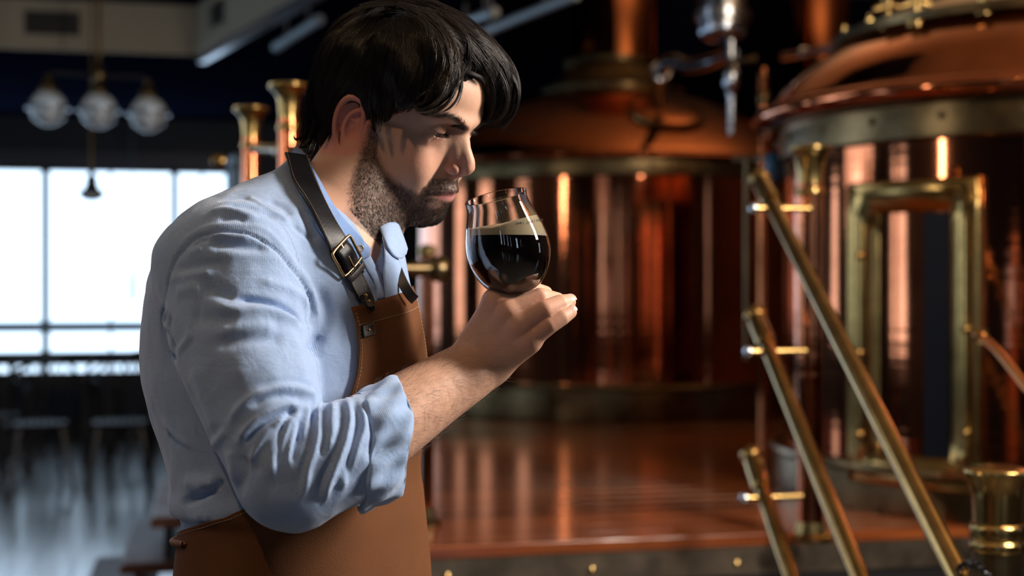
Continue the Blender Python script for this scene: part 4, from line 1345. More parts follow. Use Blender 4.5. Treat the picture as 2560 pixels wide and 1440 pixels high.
def beard_density(h):
    """how thickly the beard grows at head-local points (0..1)"""
    S = h.copy(); S[:, 1] = np.abs(S[:, 1])
    x, y, z = S[:, 0], S[:, 1], S[:, 2]
    # upper limit of the beard on the cheek: from the side burn to the corner of the mouth
    top = np.interp(x, [-30, 6, 20, 32, 46, 60, 74, 84, 110], [30, 30, 10, -22, -40, -50, -56, -62, -64])
    d = np.clip((top - z) / 9.0, 0, 1)
    rear = np.clip((x - np.interp(z, [-110, -90, -70, -50, -30, -10, 40], [58, 46, 32, 22, 15, 10, 8])) / 7.0, 0, 1)
    low = np.clip((z - np.interp(x, [0, 20, 50, 80], [-72, -84, -104, -122])) / 9.0, 0, 1)
    b = d * rear * low
    # clear the lips and the patches beside the chin tuft
    mouth = blob(S, (94, 0, -61), (16, 26, 7.5), 0.22)
    b *= 1 - mouth
    b *= 1 - 0.75 * blob(S, (90, 17, -74), (12, 9, 6), 0.4)
    tuft = blob(S, (92, 0, -75), (9, 6.5, 6), 0.3)
    b = np.maximum(b, tuft * (z < -69))
    mo = np.clip((-41.5 - z) / 3.5, 0, 1) * np.clip((z + 58.0 + np.clip(y - 8, 0, 40) * 0.36) / 2.5, 0, 1) * np.clip((36 - y) / 6, 0, 1) * (x > 76)
    mo *= np.clip((y * 0.0 + 1), 0, 1)
    side = np.clip((y - 26) / 4, 0, 1) * np.clip((42 - y) / 5, 0, 1) * (x > 66) * np.clip((-50 - z) / 6, 0, 1)
    b = np.maximum(b, mo)
    b = np.maximum(b, side * (z > -90))
    return b


hl = to_head(V)
S_ = hl.copy(); S_[:, 1] = np.abs(S_[:, 1])
inhead = (np.linalg.norm(hl - np.array([10, 0, 0]), axis=1) < 170)
tint = np.tile(np.array([0.56, 0.325, 0.225]), (len(V), 1))


def paint(mask, col, k=1.0):
    global tint
    m = np.clip(mask * k, 0, 1)[:, None]
    tint = tint * (1 - m) + np.array(col) * m


paint(inhead * blob(S_, (74, 42, -18), (30, 22, 22), 0.6), (0.62, 0.29, 0.20), 0.5)
paint(inhead * blob(S_, (104, 8, -26), (18, 14, 13), 0.6), (0.56, 0.235, 0.175), 0.65)
paint(inhead * blob(hl, (-14, -80, -14), (34, 24, 44), 0.2), (0.56, 0.19, 0.15), 0.75)
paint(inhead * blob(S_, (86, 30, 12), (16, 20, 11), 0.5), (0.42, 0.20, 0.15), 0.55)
paint(inhead * blob(S_, (98, 0, -61.5), (14, 25, 7.6), 0.18), (0.36, 0.135, 0.13), 0.9)
bd = beard_density(hl) * inhead
paint(bd, (0.10, 0.065, 0.053), 0.76)
neck_shade = np.clip((hl[:, 2] * -1 - 70) / 30, 0, 1) * inhead * (hl[:, 0] < 60)
paint(neck_shade, (0.36, 0.19, 0.135), 0.7)  # shade under the jaw, painted into the neck skin
# redder knuckles
for kk in ('index', 'middle', 'ring', 'little'):
    for jj in (0, 1):
        paint(np.exp(-(np.linalg.norm(V - FJ[kk][jj][0], axis=1) / 0.014) ** 2), (0.62, 0.27, 0.19), 0.5)
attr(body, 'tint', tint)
bvh_body = BVHTree.FromPolygons([Vector(v) for v in V], [tuple(int(i) for i in f) for f in F])

# eyes
EYE_W = simple('eye_white', (0.62, 0.56, 0.52), 0.12)
IRIS = simple('iris_brown', (0.05, 0.022, 0.012), 0.1)
for sgn in (-1, 1):
    c = EYE_C * np.array([1, sgn, 1]) + np.array([0.2, 0, -0.2])
    g = np.array([math.cos(GAZE), 0.02 * sgn, math.sin(GAZE)])
    prof = [(12.4 * math.sin(t), -12.4 * math.cos(t)) for t in np.linspace(0, PI * 0.84, 18)]
    v1, f1 = lathe_vf(prof, c, 28, g)
    eye = obj('eye', from_head(v1), f1, EYE_W, man)
    prof = [(12.55 * math.sin(t), -12.55 * math.cos(t)) for t in np.linspace(PI * 0.80, PI, 10)]
    v1, f1 = lathe_vf(prof, c, 28, g)
    obj('iris', from_head(v1), f1, IRIS, eye)

# nails
NAIL = simple('nail', (0.62, 0.38, 0.30), 0.3)
for kk, up in (('ring', (0.35, -0.62, 0.70)), ('little', (0.30, -0.80, 0.52))):
    b0, tp, rr = FJ[kk][2][0], FJ[kk][3][0], FJ[kk][3][1]
    ax = tp - b0; ax /= np.linalg.norm(ax)
    n = np.array(up); n -= ax * (n @ ax); n /= np.linalg.norm(n)
    s = np.cross(ax, n)
    pts = []
    for i in np.linspace(-1, 1, 9):
        for j in np.linspace(-1, 1, 9):
            w = 0.62 * rr * (1 - 0.16 * i ** 4)
            a = j * 0.62
            rad = rr * (1.03 - 0.10 * max(0, i) ** 2)
            pts.append(tp + ax * (rr * 0.12 + i * rr * 0.62) + rad * (math.cos(a) * n + math.sin(a) * s) * (1.0))
    obj('nail', np.array(pts), grid_faces(9, 9), NAIL, man)

# ------------------------------------------------------------------ shirt
V, F = sdf_mesh(shirt_sdf, (-0.52, 1.25, 1.02), (0.25, 2.02, 1.58), 0.0022 if not QUICK else 0.004)
BV = BVHTree.FromPolygons([Vector(v) for v in V], [tuple(int(i) for i in f) for f in F])
CAMV = np.array([0, 0, CAM_Z])


def on_surface(pts, bvh, lift=0.0):
    """where the sight lines to these picture points meet a surface"""
    out = []; last = None
    for p in pts:
        d = px(p[0], p[1], 1.0) - CAMV
        h = bvh.ray_cast(Vector(CAMV), Vector(d).normalized(), 4.0)
        if h[0] is None:
            out.append(None)
        else:
            q = np.array(h[0]) + np.array(h[1]) * lift
            out.append(q)
    ok = [o for o in out if o is not None]
    if not ok: return None
    # gaps keep the nearest depth
    for i, o in enumerate(out):
        if o is None:
            j = min((k for k in range(len(out)) if out[k] is not None), key=lambda k: abs(k - i))
            out[i] = px(pts[i][0], pts[i][1], out[j][1])
    return np.array(out)


def A_(*pp): return [(360 + x / 3.0, 420 + y / 3.0) for x, y in pp]
def B_(*pp): return [(400 + x / 2.88, 860 + y / 2.88) for x, y in pp]


SEAM = A_((150, 1030), (170, 900), (215, 720), (300, 600), (400, 520), (500, 490), (620, 478), (760, 490), (880, 540), (1000, 630), (1120, 760), (1200, 880), (1245, 1000), (1250, 1100), (1200, 1190))
STROKES = [
    (SEAM, 1.5, -1.9), (A_((190, 700), (290, 560), (400, 480), (500, 445), (620, 432), (780, 440), (900, 470), (1030, 590), (1150, 740), (1235, 870), (1280, 1000)), 3.2, 1.0),
    (A_((490, 545), (620, 572), (780, 588), (930, 600)), 5.5, -3.6), (A_((500, 505), (640, 505), (800, 525)), 3.0, 1.0),
    (A_((480, 360), (600, 325), (720, 350), (860, 390)), 4.5, 2.4), (A_((620, 290), (760, 285), (860, 320), (1000, 390)), 5, -2.4),
    (A_((780, 205), (900, 290), (1000, 350), (1090, 410)), 3.6, 1.7), (A_((930, 230), (1050, 290), (1090, 360)), 5, -1.8), (A_((560, 260), (700, 215), (800, 220)), 5, -1.4),
    (A_((560, 400), (680, 380), (760, 400)), 4, -1.6), (A_((380, 560), (480, 530)), 3, -1.5), (A_((330, 640), (440, 600)), 4, 1.6),
    (A_((680, 985), (860, 1000), (1000, 1035), (1100, 1085), (1180, 1160)), 3.4, -5.0), (A_((850, 830), (1050, 890), (1180, 960), (1235, 1070)), 4.5, 1.6),
    (A_((500, 1000), (680, 1068), (900, 1068), (1080, 1120), (1165, 1180)), 6.5, 3.6), (A_((190, 830), (350, 800), (520, 765)), 5, 1.8), (A_((250, 760), (420, 725), (600, 700)), 5, -1.9),
    (A_((420, 880), (560, 930), (680, 975)), 6, -2.2), (A_((560, 620), (720, 640), (900, 660), (1040, 700)), 6, 1.2), (A_((230, 930), (330, 900), (420, 900)), 6, 1.5),
    (A_((150, 1040), (135, 1120), (150, 1250), (200, 1390), (240, 1440)), 3.2, -4.0), (A_((180, 1050), (165, 1150), (195, 1220), (215, 1340)), 2.6, 2.0), (A_((205, 1100), (200, 1230), (235, 1370)), 3.2, -2.5),
    (A_((560, 1235), (750, 1205), (1000, 1205)), 7, 2.2), (A_((520, 1310), (800, 1290), (1060, 1290)), 7, -2.6), (A_((350, 1120), (520, 1140), (700, 1160)), 8, -2.0), (A_((250, 1390), (320, 1300), (360, 1230)), 4, 1.6),
    (A_((1300, 880), (1375, 1040), (1370, 1160), (1290, 1290), (1235, 1420)), 6, -4.0), (A_((1330, 1250), (1300, 1340), (1290, 1440)), 5, -1.6), (A_((1250, 900), (1290, 1000), (1300, 1120)), 3, 1.6),
    (A_((1100, 420), (1200, 500), (1320, 560)), 3, -1.0), (A_((1180, 300), (1250, 440), (1300, 540)), 4, -2.5),
    (B_((490, 600), (560, 480), (680, 380), (820, 325), (960, 315), (1070, 350), (1115, 400)), 4.0, 2.8), (B_((700, 330), (860, 285), (1000, 290), (1100, 330)), 4, -1.8), (B_((640, 450), (780, 390), (920, 375), (1060, 410)), 4, -2.0),
    (B_((560, 720), (640, 605), (760, 512), (900, 448), (1010, 440)), 3.6, 2.8), (B_((600, 740), (700, 610), (850, 510), (985, 468)), 3.6, -3.4),
    (B_((980, 470), (900, 560), (860, 700), (830, 900)), 2.6, -3.0), (B_((950, 490), (800, 620), (700, 760), (650, 880)), 3.6, 2.6), (B_((975, 490), (890, 640), (838, 800), (800, 960)), 3, 2.4), (B_((860, 560), (760, 680), (700, 820), (690, 950)), 4, -2.2),
    (B_((1000, 470), (965, 600), (935, 760), (930, 900)), 2.6, 1.8), (B_((1000, 530), (1000, 640), (970, 760), (950, 860)), 3, -1.8),
    (B_((1095, 440), (1112, 560), (1090, 720), (1040, 860), (1010, 1020)), 3.2, -3.0), (B_((1200, 425), (1180, 560), (1200, 660), (1150, 830)), 3.0, -2.2), (B_((1300, 415), (1330, 520), (1295, 700), (1225, 850), (1165, 1000), (1155, 1140)), 3.2, -3.4),
    (B_((1395, 400), (1425, 560), (1400, 700), (1365, 850), (1340, 1000)), 3.2, -2.6), (B_((1480, 440), (1530, 560), (1545, 700), (1500, 860)), 4, -2.0),
    (B_((1140, 435), (1140, 600), (1115, 740), (1065, 900), (1040, 1080)), 3.6, 2.8), (B_((1250, 415), (1240, 580), (1205, 760)), 3.6, 2.2), (B_((1355, 400), (1362, 560), (1330, 700), (1262, 880), (1205, 1020), (1180, 1130)), 3.8, 3.4),
    (B_((1440, 420), (1475, 580), (1410, 760), (1345, 940), (1310, 1060)), 3.6, 2.4), (B_((1060, 440), (1050, 560), (1030, 700)), 3, 1.8), (B_((760, 1000), (900, 1010), (1040, 1030)), 10, -1.5),
    (B_((500, 760), (530, 880), (520, 990)), 7, 2.0), (B_((620, 800), (600, 950), (560, 1080)), 7, -2.0), (B_((490, 620), (420, 690), (380, 740)), 4, 1.8), (B_((240, 160), (330, 420), (400, 640)), 8, 1.6), (B_((180, 250), (300, 500), (380, 700)), 3, -1.0),
    (B_((170, 1000), (300, 1010), (420, 985)), 7, 3.2), (B_((150, 1150), (260, 1110), (400, 1040), (440, 960)), 4, -4.5), (B_((260, 940), (300, 1000), (310, 1060)), 3, 1.4), (B_((380, 1080), (390, 1010), (450, 970)), 3, 1.6),
    (B_((20, 560), (110, 660), (220, 740)), 3.5, 1.8), (B_((50, 640), (130, 740)), 4, -1.5), (B_((250, 1250), (300, 1230), (360, 1260)), 5, 1.5),
]
D = np.zeros(len(V))
NORM = np.zeros_like(V)
e1 = V[F[:, 1]] - V[F[:, 0]]; e2 = V[F[:, 2]] - V[F[:, 0]]
fn = np.cross(e1, e2)
for k in range(4): np.add.at(NORM, F[:, k], fn)
NORM /= np.linalg.norm(NORM, axis=1)[:, None] + 1e-12
for pts, w, amp in STROKES:
    n = max(8, len(pts) * 5)
    sp = smooth_path(pts, n)
    P3 = on_surface(sp, BV)
    if P3 is None: continue
    # drop jumps between layers
    w *= 1.2 / 1000; amp *= 1.6 / 1000
    lo = P3.min(0) - 3 * w; hi = P3.max(0) + 3 * w
    idx = np.where(((V > lo) & (V < hi)).all(1))[0]
    if not len(idx): continue
    Q = V[idx]
    best = np.full(len(Q), 9.0); tt = np.zeros(len(Q))
    for i in range(n - 1):
        a, b = P3[i], P3[i + 1]
        if np.linalg.norm(b - a) > 0.03: continue
        ab = b - a; t = np.clip(((Q - a) @ ab) / (ab @ ab + 1e-12), 0, 1)
        dd = np.linalg.norm(Q - a - t[:, None] * ab, axis=1)
        m = dd < best
        best[m] = dd[m]; tt[m] = (i + t[m]) / (n - 1)
    taper = np.clip(np.minimum(tt, 1 - tt) * 6 + 0.15, 0, 1)
    D[idx] += amp * np.exp(-(best / w) ** 2) * taper
from mathutils import noise as mnoise
pn = np.array([mnoise.fractal(Vector(v * 11), 1.0, 2.0, 3) for v in V]) * 0.0034 * np.clip((V[:, 2] - 1.08) / .08, .15, 1)
pn += np.array([mnoise.noise(Vector((v[0] * 60, v[1] * 60, v[2] * 38))) for v in V]) * 0.0008
V2 = V + NORM * (D + pn)[:, None]
shirt = obj('shirt', V2, F, CLOTH, man)
# cloth coordinates
SD = smooth_path(SP[:, :3], 160)
T_, N_, B__ = frames(SD)
arc = np.r_[0, np.cumsum(np.linalg.norm(np.diff(SD, axis=0), axis=1))]
uv = np.zeros((len(V), 3))
q = V - TC0
zc = np.clip(V[:, 2], RW[0, 0], RW[-1, 0])
f_ = q @ TF - np.interp(zc, RW[:, 0], RW[:, 1]); r_ = q @ TR
uv[:, 0] = np.arctan2(r_, f_) * 0.155; uv[:, 1] = V[:, 2]
for s in range(0, len(V), 20000):
    v = V[s:s + 20000]
    ts = shirt_torso_sdf(v); ss = sleeve_sdf(v)
    m = ss < ts - 0.004
    if m.any():
        vm = v[m]
        k = np.argmin(((vm[:, None] - SD[None, ::2]) ** 2).sum(2), axis=1) * 2
        rel = vm - SD[k]
        uu = np.arctan2((rel * B__[k]).sum(1), (rel * N_[k]).sum(1)) * 0.064
        u2 = uv[s:s + 20000]
        u2[m, 0] = uu + 3; u2[m, 1] = arc[k] + (rel * T_[k]).sum(1)
        uv[s:s + 20000] = u2
attr(shirt, 'cloth', uv)
bvh_shirt = BVHTree.FromPolygons([Vector(v) for v in V2], [tuple(int(i) for i in f) for f in F])


def sheet(name, G, mat, parent, thick=0.0016, cloth=True, scale=1.0):
    """a cloth panel from an (n, m, 3) grid of points, given thickness"""
    n, m, _ = G.shape
    du = np.gradient(G, axis=0); dv = np.gradient(G, axis=1)
    nr = np.cross(du, dv); nr /= np.linalg.norm(nr, axis=2, keepdims=True) + 1e-12
    cen = G.reshape(-1, 3).mean(0)
    if ((CAMV - cen) * nr.reshape(-1, 3).mean(0)).sum() < 0: nr = -nr
    Vt = np.concatenate([G.reshape(-1, 3), (G - nr * thick).reshape(-1, 3)])
    Ft = grid_faces(n, m)
    Fb = Ft[:, ::-1] + n * m
    side = []
    ring = [i * m for i in range(n)] + [(n - 1) * m + j for j in range(1, m)] + [i * m + m - 1 for i in range(n - 2, -1, -1)] + [j for j in range(m - 2, 0, -1)]
    for a, b in zip(ring, ring[1:] + ring[:1]): side.append((a, b, b + n * m, a + n * m))
    o = obj(name, Vt, np.concatenate([Ft, Fb, np.array(side)]), mat, parent)
    if cloth:
        U = np.concatenate([[0], np.cumsum(np.linalg.norm(np.diff(G, axis=0), axis=2).mean(1))])
        W = np.concatenate([[0], np.cumsum(np.linalg.norm(np.diff(G, axis=1), axis=2).mean(0))])
        uu = np.stack([np.repeat(U, m), np.tile(W, n), np.zeros(n * m)], 1)
        attr(o, 'cloth', np.concatenate([uu, uu]))
    return o


# cuff: the rolled end of the sleeve
CAX = SP[-5, :3] - SP[-8, :3]; CAX /= CAX @ CUT_N
th = np.linspace(0, 2 * PI, 97)[:-1]
ca = np.cross(CUT_N, [0, 0, 1.0]); ca /= np.linalg.norm(ca); cb = np.cross(ca, CUT_N)
prof = [(-.033, .0500), (-.032, .0560), (-.027, .0592), (-.012, .0602), (.002, .0600), (.009, .0588), (.0120, .0568), (.0105, .0548), (.004, .0538), (-.012, .0530)]
prof = smooth_path(prof, 34)
cv = []
for i, (h, r) in enumerate(prof):
    for t in th:
        tw = 0.0022 * math.sin(5 * t + h * 90) + 0.0016 * math.sin(9 * t - h * 150 + 1) + 0.0012 * math.sin(17 * t + h * 60)
        hh = h + 0.004 * math.sin(2 * t + 0.6) + 0.002 * math.sin(5 * t)
        sag = -0.006 * max(0, -math.sin(t)) ** 2
        rr = r + tw * (1 if r > .0575 else 0.4)
        cv.append(CUT_P + CAX * hh + ca * rr * math.cos(t) + cb * (rr * math.sin(t) + sag))
cuff = obj('cuff', np.array(cv), grid_faces(len(prof), 96, wrap_v=True), shirt_material('cuff_cloth', (0.40, 0.54, 0.78), (0.17, 0.30, 0.58)), shirt)
cu = np.zeros((len(cv), 3)); cu[:, 0] = np.tile(th * 0.06, len(prof)); cu[:, 1] = np.repeat(np.arange(len(prof)) * 0.0035, 96)
attr(cuff, 'cloth', cu)
# ------------------------------------------------------------------ collar, apron, strap
def cast_min(x, y, bvhs):
    d = px(x, y, 1.0) - CAMV
    best = None
    for b in bvhs:
        h = b.ray_cast(Vector(CAMV), Vector(d).normalized(), 4.0)
        if h[0] is not None and (best is None or h[3] < best[0]):
            best = (h[3], np.array(h[0]), np.array(h[1]))
    return best


def auto_edge(pts, n, bvhs, lift):
    sp = smooth_path(pts, n)
    dep = []
    for x, y in sp[:, :2]:
        h = cast_min(x, y, bvhs)
        dep.append(np.nan if h is None else h[1][1])
    dep = np.array(dep)
    ok = ~np.isnan(dep)
    dep = np.interp(np.arange(n), np.where(ok)[0], dep[ok])
    k = np.ones(5) / 5
    dep = np.convolve(np.pad(dep, 2, 'edge'), k, 'valid')
    return np.array([px(sp[i, 0], sp[i, 1], dep[i] - lift) for i in range(n)])


def loft_edges(E, F_, m, bulge=0.004):
    """grid between two edges, bulging towards the outside"""
    t = np.linspace(0, 1, m)[None, :, None]
    G = E[:, None] * (1 - t) + F_[:, None] * t
    o = (CAMV - G) / np.linalg.norm(CAMV - G, axis=2, keepdims=True)
    return G + o * (bulge * 4 * t * (1 - t))


both = [bvh_body, bvh_shirt]
ce = auto_edge([(738, 366), (764, 385), (792, 435), (828, 500), (860, 546), (888, 577), (908, 600), (927, 620)], 40, both, .006)
cf = auto_edge([(716, 402), (722, 420), (745, 478), (782, 548), (822, 606), (862, 640), (896, 650), (925, 640)], 40, both, .007)
G = loft_edges(ce, cf, 16, .0035)
sheet('collar', G, SHADED_CLOTH, shirt, 0.002)
# button on the collar tip
h = cast_min(901, 621, both)
bp = px(901, 621, h[1][1] - .0125)
ov, of = lathe_vf([(.0001, .0010), (.0024, .0011), (.0034, .0017), (.0040, .0014), (.0042, .0005), (.0040, 0)], bp, 20, CAMV - bp + np.array([.4, 0, .2]))
obj('button', ov, of, simple('button', (.42, .45, .5), .3), shirt)
# near edge of the placket, folded over
pe = auto_edge([(922, 634), (938, 660), (952, 684), (960, 704), (963, 722), (964, 745)], 24, both, .003)
pf = auto_edge([(900, 640), (915, 668), (930, 694), (938, 712), (942, 728), (944, 748)], 24, both, .002)
sheet('placket', loft_edges(pe, pf, 6, .0015), CLOTH, shirt, .0015)
# far collar leaf and far placket edge
fe = np.array([px(*p) for p in smooth_path([(944, 562, 1.640), (954, 585, 1.622), (964, 606, 1.610), (973, 622, 1.606), (986, 640, 1.612), (1004, 647, 1.626), (1017, 634, 1.638)], 28)])
ff = np.array([px(*p) for p in smooth_path([(942, 552, 1.665), (962, 543, 1.668), (980, 540, 1.668), (995, 556, 1.665), (1007, 584, 1.660), (1015, 606, 1.655), (1020, 622, 1.650)], 28)])
G = loft_edges(fe, ff, 12, .006)
G += (np.sin(np.linspace(0, 9, 28))[:, None, None] * 0.0015 * np.sin(np.linspace(0, PI, 12))[None, :, None]) * np.array([0, -1, 0.3])
sheet('collar', G, CLOTH, shirt, .002)
fe = np.array([px(*p) for p in smooth_path([(955, 588, 1.622), (960, 606, 1.612), (963, 640, 1.600), (960, 680, 1.594), (963, 720, 1.592), (965, 748, 1.590)], 24)])
ff = np.array([px(*p) for p in smooth_path([(960, 600, 1.622), (984, 632, 1.622), (1000, 655, 1.628), (1010, 690, 1.630), (1014, 720, 1.632), (1018, 750, 1.632)], 24)])
sheet('placket', loft_edges(fe, ff, 10, .003), CLOTH, shirt, .0015)

# apron wrapped round the chest and hips
def torso_ring(phi, z, off):
    zc = np.clip(z, RW[0, 0], RW[-1, 0])
    c = np.interp(zc, RW[:, 0], RW[:, 1]); A = np.interp(zc, RW[:, 0], RW[:, 2]) + off; B = np.interp(zc, RW[:, 0], RW[:, 3]) + off
    R = ((np.abs(np.cos(phi)) / B) ** 2.25 + (np.abs(np.sin(phi)) / A) ** 2.25) ** (-1 / 2.25)
    P = TC0 + (c + R * np.cos(phi))[..., None] * TF + (R * np.sin(phi))[..., None] * TR
    P[..., 2] = z
    return P


def phi_of(x, y):
    """angle round the chest of the surface point seen at x, y"""
    o = CAMV; d = px(x, y, 1.0) - CAMV; t = 1.3
    for _ in range(200):
        p = o + d * t
        s = float(shirt_torso_sdf(p[None])[0])
        if s < 0.0004: break
        t += s * 0.7
    zc = p[2]
    c = np.interp(zc, RW[:, 0], RW[:, 1])
    q = p - TC0
    return math.atan2(q @ TR, q @ TF - c), p[2]


edge = [phi_of(*p) for p in ((868, 748), (881, 790), (890, 850), (888, 920), (872, 985), (800, 1085), (700, 1195), (640, 1258), (560, 1296))]
pe_ = np.array([e[0] for e in edge]); ze_ = np.array([e[1] for e in edge])
ze_[0] = CAM_Z - (742 - 720) / TPX
# outline: side edge from the top corner down to the waist and round the back
tt = np.linspace(0, 1, 60)
op = np.interp(tt, np.linspace(0, .8, len(pe_)), pe_); oz = np.interp(tt, np.linspace(0, .8, len(ze_)), ze_)
mk = tt > .8
op[mk] = np.linspace(pe_[-1], 2.45, mk.sum()); oz[mk] = np.linspace(ze_[-1], CAM_Z - (1322 - 720) / TPX, mk.sum())
HEMZ = 0.55
nu, nv = 141, 120
AG = np.zeros((nu, nv, 3)); 
for j in range(nv):
    s = (j / (nv - 1))
    # rows run from the top outline (s=0) to the hem (s=1); columns spread between the two side edges
    zt = CAM_Z - (742 - 720) / TPX
    z = zt + (HEMZ - zt) * s ** 1.0
    half = np.interp(-z, -oz, op) if z > oz[-1] else 2.45
    half = max(half, op[0] * 0.98) if z > oz[0] - .01 else half
    ph = np.linspace(-half, half, nu)
    # soft drape folds growing below the waist
    g = np.clip((1.12 - z) / .5, 0, 1)
    off = 0.0065 + g * (0.006 * np.sin(ph * 7 + 1) + 0.004 * np.sin(ph * 13) + .008) + 0.0012 * np.sin(ph * 9 + z * 30)
    zz = np.full(nu, z) + (0.0115 * (-ph / half) + .0015) * max(0, 1 - s * 6)
    AG[:, j] = torso_ring(ph, zz, off)
apron = sheet('apron', AG, BIB, man, .0018)
apron_bvh = BVHTree.FromPolygons([v.co for v in apron.data.vertices], [tuple(p.vertices) for p in apron.data.polygons])


def stitch_row(P3, name, parent, pitch=.0042, ln=.0028, r=.00032, mat=THREAD):
    L_ = np.r_[0, np.cumsum(np.linalg.norm(np.diff(P3, axis=0), axis=1))]
    n = int(L_[-1] / pitch)
    if n < 2: return
    st = np.arange(n) * pitch
    segs = []
    for s0 in st:
        t = np.linspace(s0, s0 + ln, 4)
        segs.append(np.stack([np.interp(t, L_, P3[:, k]) for k in range(3)], 1))
    Vs, Fs = many_tubes(np.array(segs), np.full((len(segs), 4), r), 4)
    o = obj(name, Vs, Fs, mat, parent)
    o['kind'] = 'stuff'
    return o


def offset_row(rows, lift=.0007):
    o = CAMV - rows; o /= np.linalg.norm(o, axis=1)[:, None]
    return rows + o * lift


jh = int(nv * (.0145 / (AG[0, 0, 2] - HEMZ)))
stitch_row(offset_row(AG[2:-2, max(2, jh + 1)]), 'stitching', apron)
stitch_row(offset_row(AG[-4, 1:70]), 'stitching', apron)
stitch_row(offset_row(AG[3, 1:70]), 'stitching', apron)


def strap(name, pts, width, thick, mat, parent, bvhs, lift=.0025, n=60, explicit=None, flat=0.0, taper_end=False):
    sp = smooth_path(pts, n)
    P3 = []; Nn = []
    for p in sp:
        h = cast_min(p[0], p[1], bvhs)
        if len(p) > 2 and not np.isnan(p[2]) and p[2] > 0:
            P3.append(px(*p)); Nn.append((CAMV - P3[-1]) / np.linalg.norm(CAMV - P3[-1]))
            continue
        if h is None:
            P3.append(P3[-1]); Nn.append(Nn[-1]); continue
        nn = h[2] if h[2] @ (CAMV - h[1]) > 0 else -h[2]
        P3.append(h[1]); Nn.append(nn)
    P3 = np.array(P3); Nn = np.array(Nn)
    for _ in range(10):
        P3[1:-1] = (P3[:-2] + 2 * P3[1:-1] + P3[2:]) / 4
        Nn[1:-1] = (Nn[:-2] + 2 * Nn[1:-1] + Nn[2:]) / 4
    Nn /= np.linalg.norm(Nn, axis=1)[:, None]
    P3 = P3 + Nn * lift
    T = np.gradient(P3, axis=0); T /= np.linalg.norm(T, axis=1)[:, None] + 1e-12
    S = np.cross(T, Nn); S /= np.linalg.norm(S, axis=1)[:, None]
    Nn = np.cross(S, T)
    Nn *= np.sign((Nn * (CAMV - P3)).sum(1))[:, None]
    cs = [(-.5, -.2), (-.49, .3), (-.44, .5), (-.36, .46), (0, .56), (.36, .46), (.44, .5), (.49, .3), (.5, -.2), (.3, -.5), (-.3, -.5)]
    Vs = []
    for i in range(n):
        w = width
        if taper_end:
            e = (n - 1 - i) / (n - 1) * np.linalg.norm(np.diff(P3, axis=0), axis=1).sum()
            if e < width / 2: w = width * math.sqrt(max(0.05, 1 - (1 - e / (width / 2)) ** 2))
        for a, b in cs: Vs.append(P3[i] + S[i] * a * w + Nn[i] * b * thick)
    Fs = [tuple(r_) for r_ in grid_faces(n, len(cs), wrap_v=True)]
    Fs += [tuple(range(len(cs) - 1, -1, -1)), tuple((n - 1) * len(cs) + k for k in range(len(cs)))]
    o = obj(name, np.array(Vs), Fs, mat, parent)
    return o, P3, S, Nn


cb_ = [bvh_body, bvh_shirt, apron_bvh] + [BVHTree.FromPolygons([v.co for v in o.data.vertices], [tuple(p.vertices) for p in o.data.polygons]) for o in shirt.children if o.name.startswith('collar')]
st, P3, S3, N3 = strap('neck_strap', [(736, 394), (746, 425), (763, 470), (789, 520), (817, 573), (838, 612), (851, 642), (863, 668)], .0290, .0036, LEATHER, apron, cb_, .005)
stitch_row(P3 + S3 * .0125 + N3 * .0019, 'stitching', st, .0034, .0022, .0002)
stitch_row(P3 - S3 * .0125 + N3 * .0019, 'stitching', st, .0034, .0022, .0002)
# strap over the back of the neck to the other shoulder
bk = smooth_path([px(752, 398, 1.66), px(762, 396, 1.70), px(778, 398, 1.73), px(800, 395, 1.76), px(850, 460, 1.775), px(920, 560, 1.74), px(985, 655, 1.690)], 40)
tv, tf = tube_vf(bk, .005, 8)
obj('neck_strap', tv, tf, LEATHER, apron)
st2, Q3, R3, M3 = strap('strap_end', [(858, 640), (868, 668), (880, 700), (893, 728), (904, 750), (914, 772)], .0245, .0036, LEATHER, apron, cb_, .0065, taper_end=True)
stitch_row(Q3[:54] + R3[:54] * .0100 + M3[:54] * .002, 'stitching', st2, .0034, .0022, .0002)
stitch_row(Q3[:54] - R3[:54] * .0100 + M3[:54] * .002, 'stitching', st2, .0034, .0022, .0002)
for k in (44, 52):
    v1, f1 = lathe_vf([(.0026, 0), (.0026, .0008), (.0015, .0016), (.0001, .0018)], Q3[k] + M3[k] * .0017, 14, M3[k])
    obj('rivet', v1, f1, BRASS_S, st2)
# buckle: a rounded rectangular frame with its prong, and the loop below it
kb = -9
c0, s0, n0 = P3[kb], S3[kb], N3[kb]; t0_ = np.cross(n0, s0)
if t0_[2] > 0: t0_ = -t0_
def fr(a, b, c=0): return c0 + s0 * a + t0_ * b + n0 * (c + .0045)
w2, h2 = .0188, .0150
loop = [fr(-w2, -h2 * .8), fr(-w2 * .85, -h2), fr(0, -h2 * 1.04), fr(w2 * .85, -h2), fr(w2, -h2 * .8), fr(w2, 0), fr(w2, h2 * .8), fr(w2 * .85, h2), fr(0, h2 * 1.06), fr(-w2 * .85, h2), fr(-w2, h2 * .8), fr(-w2, 0)]
lp = smooth_path(loop, 60, closed=True)
lp = np.vstack([lp, lp[:1]])
tv, tf = tube_vf(lp, .00165, 10)
buckle = obj('buckle', tv, tf, BRASS_S, apron)
tv, tf = tube_vf([fr(0, -h2), fr(.0005, 0, .0020), fr(0, h2, .0016), fr(0, h2 + .0014, .0004)], [.0013, .0013, .0011, .0008], 8)
obj('prong', tv, tf, BRASS_S, buckle)
kl = [fr(-.0150, h2 + .0065, -.001), fr(-.0150, h2 + .0065, .003), fr(0, h2 + .0068, .0042), fr(.0150, h2 + .0065, .003), fr(.0150, h2 + .0065, -.001)]
kp = smooth_path(kl, 16)
kg = np.stack([kp - t0_ * .0035, kp - t0_ * .001, kp + t0_ * .001, kp + t0_ * .0035], 1)
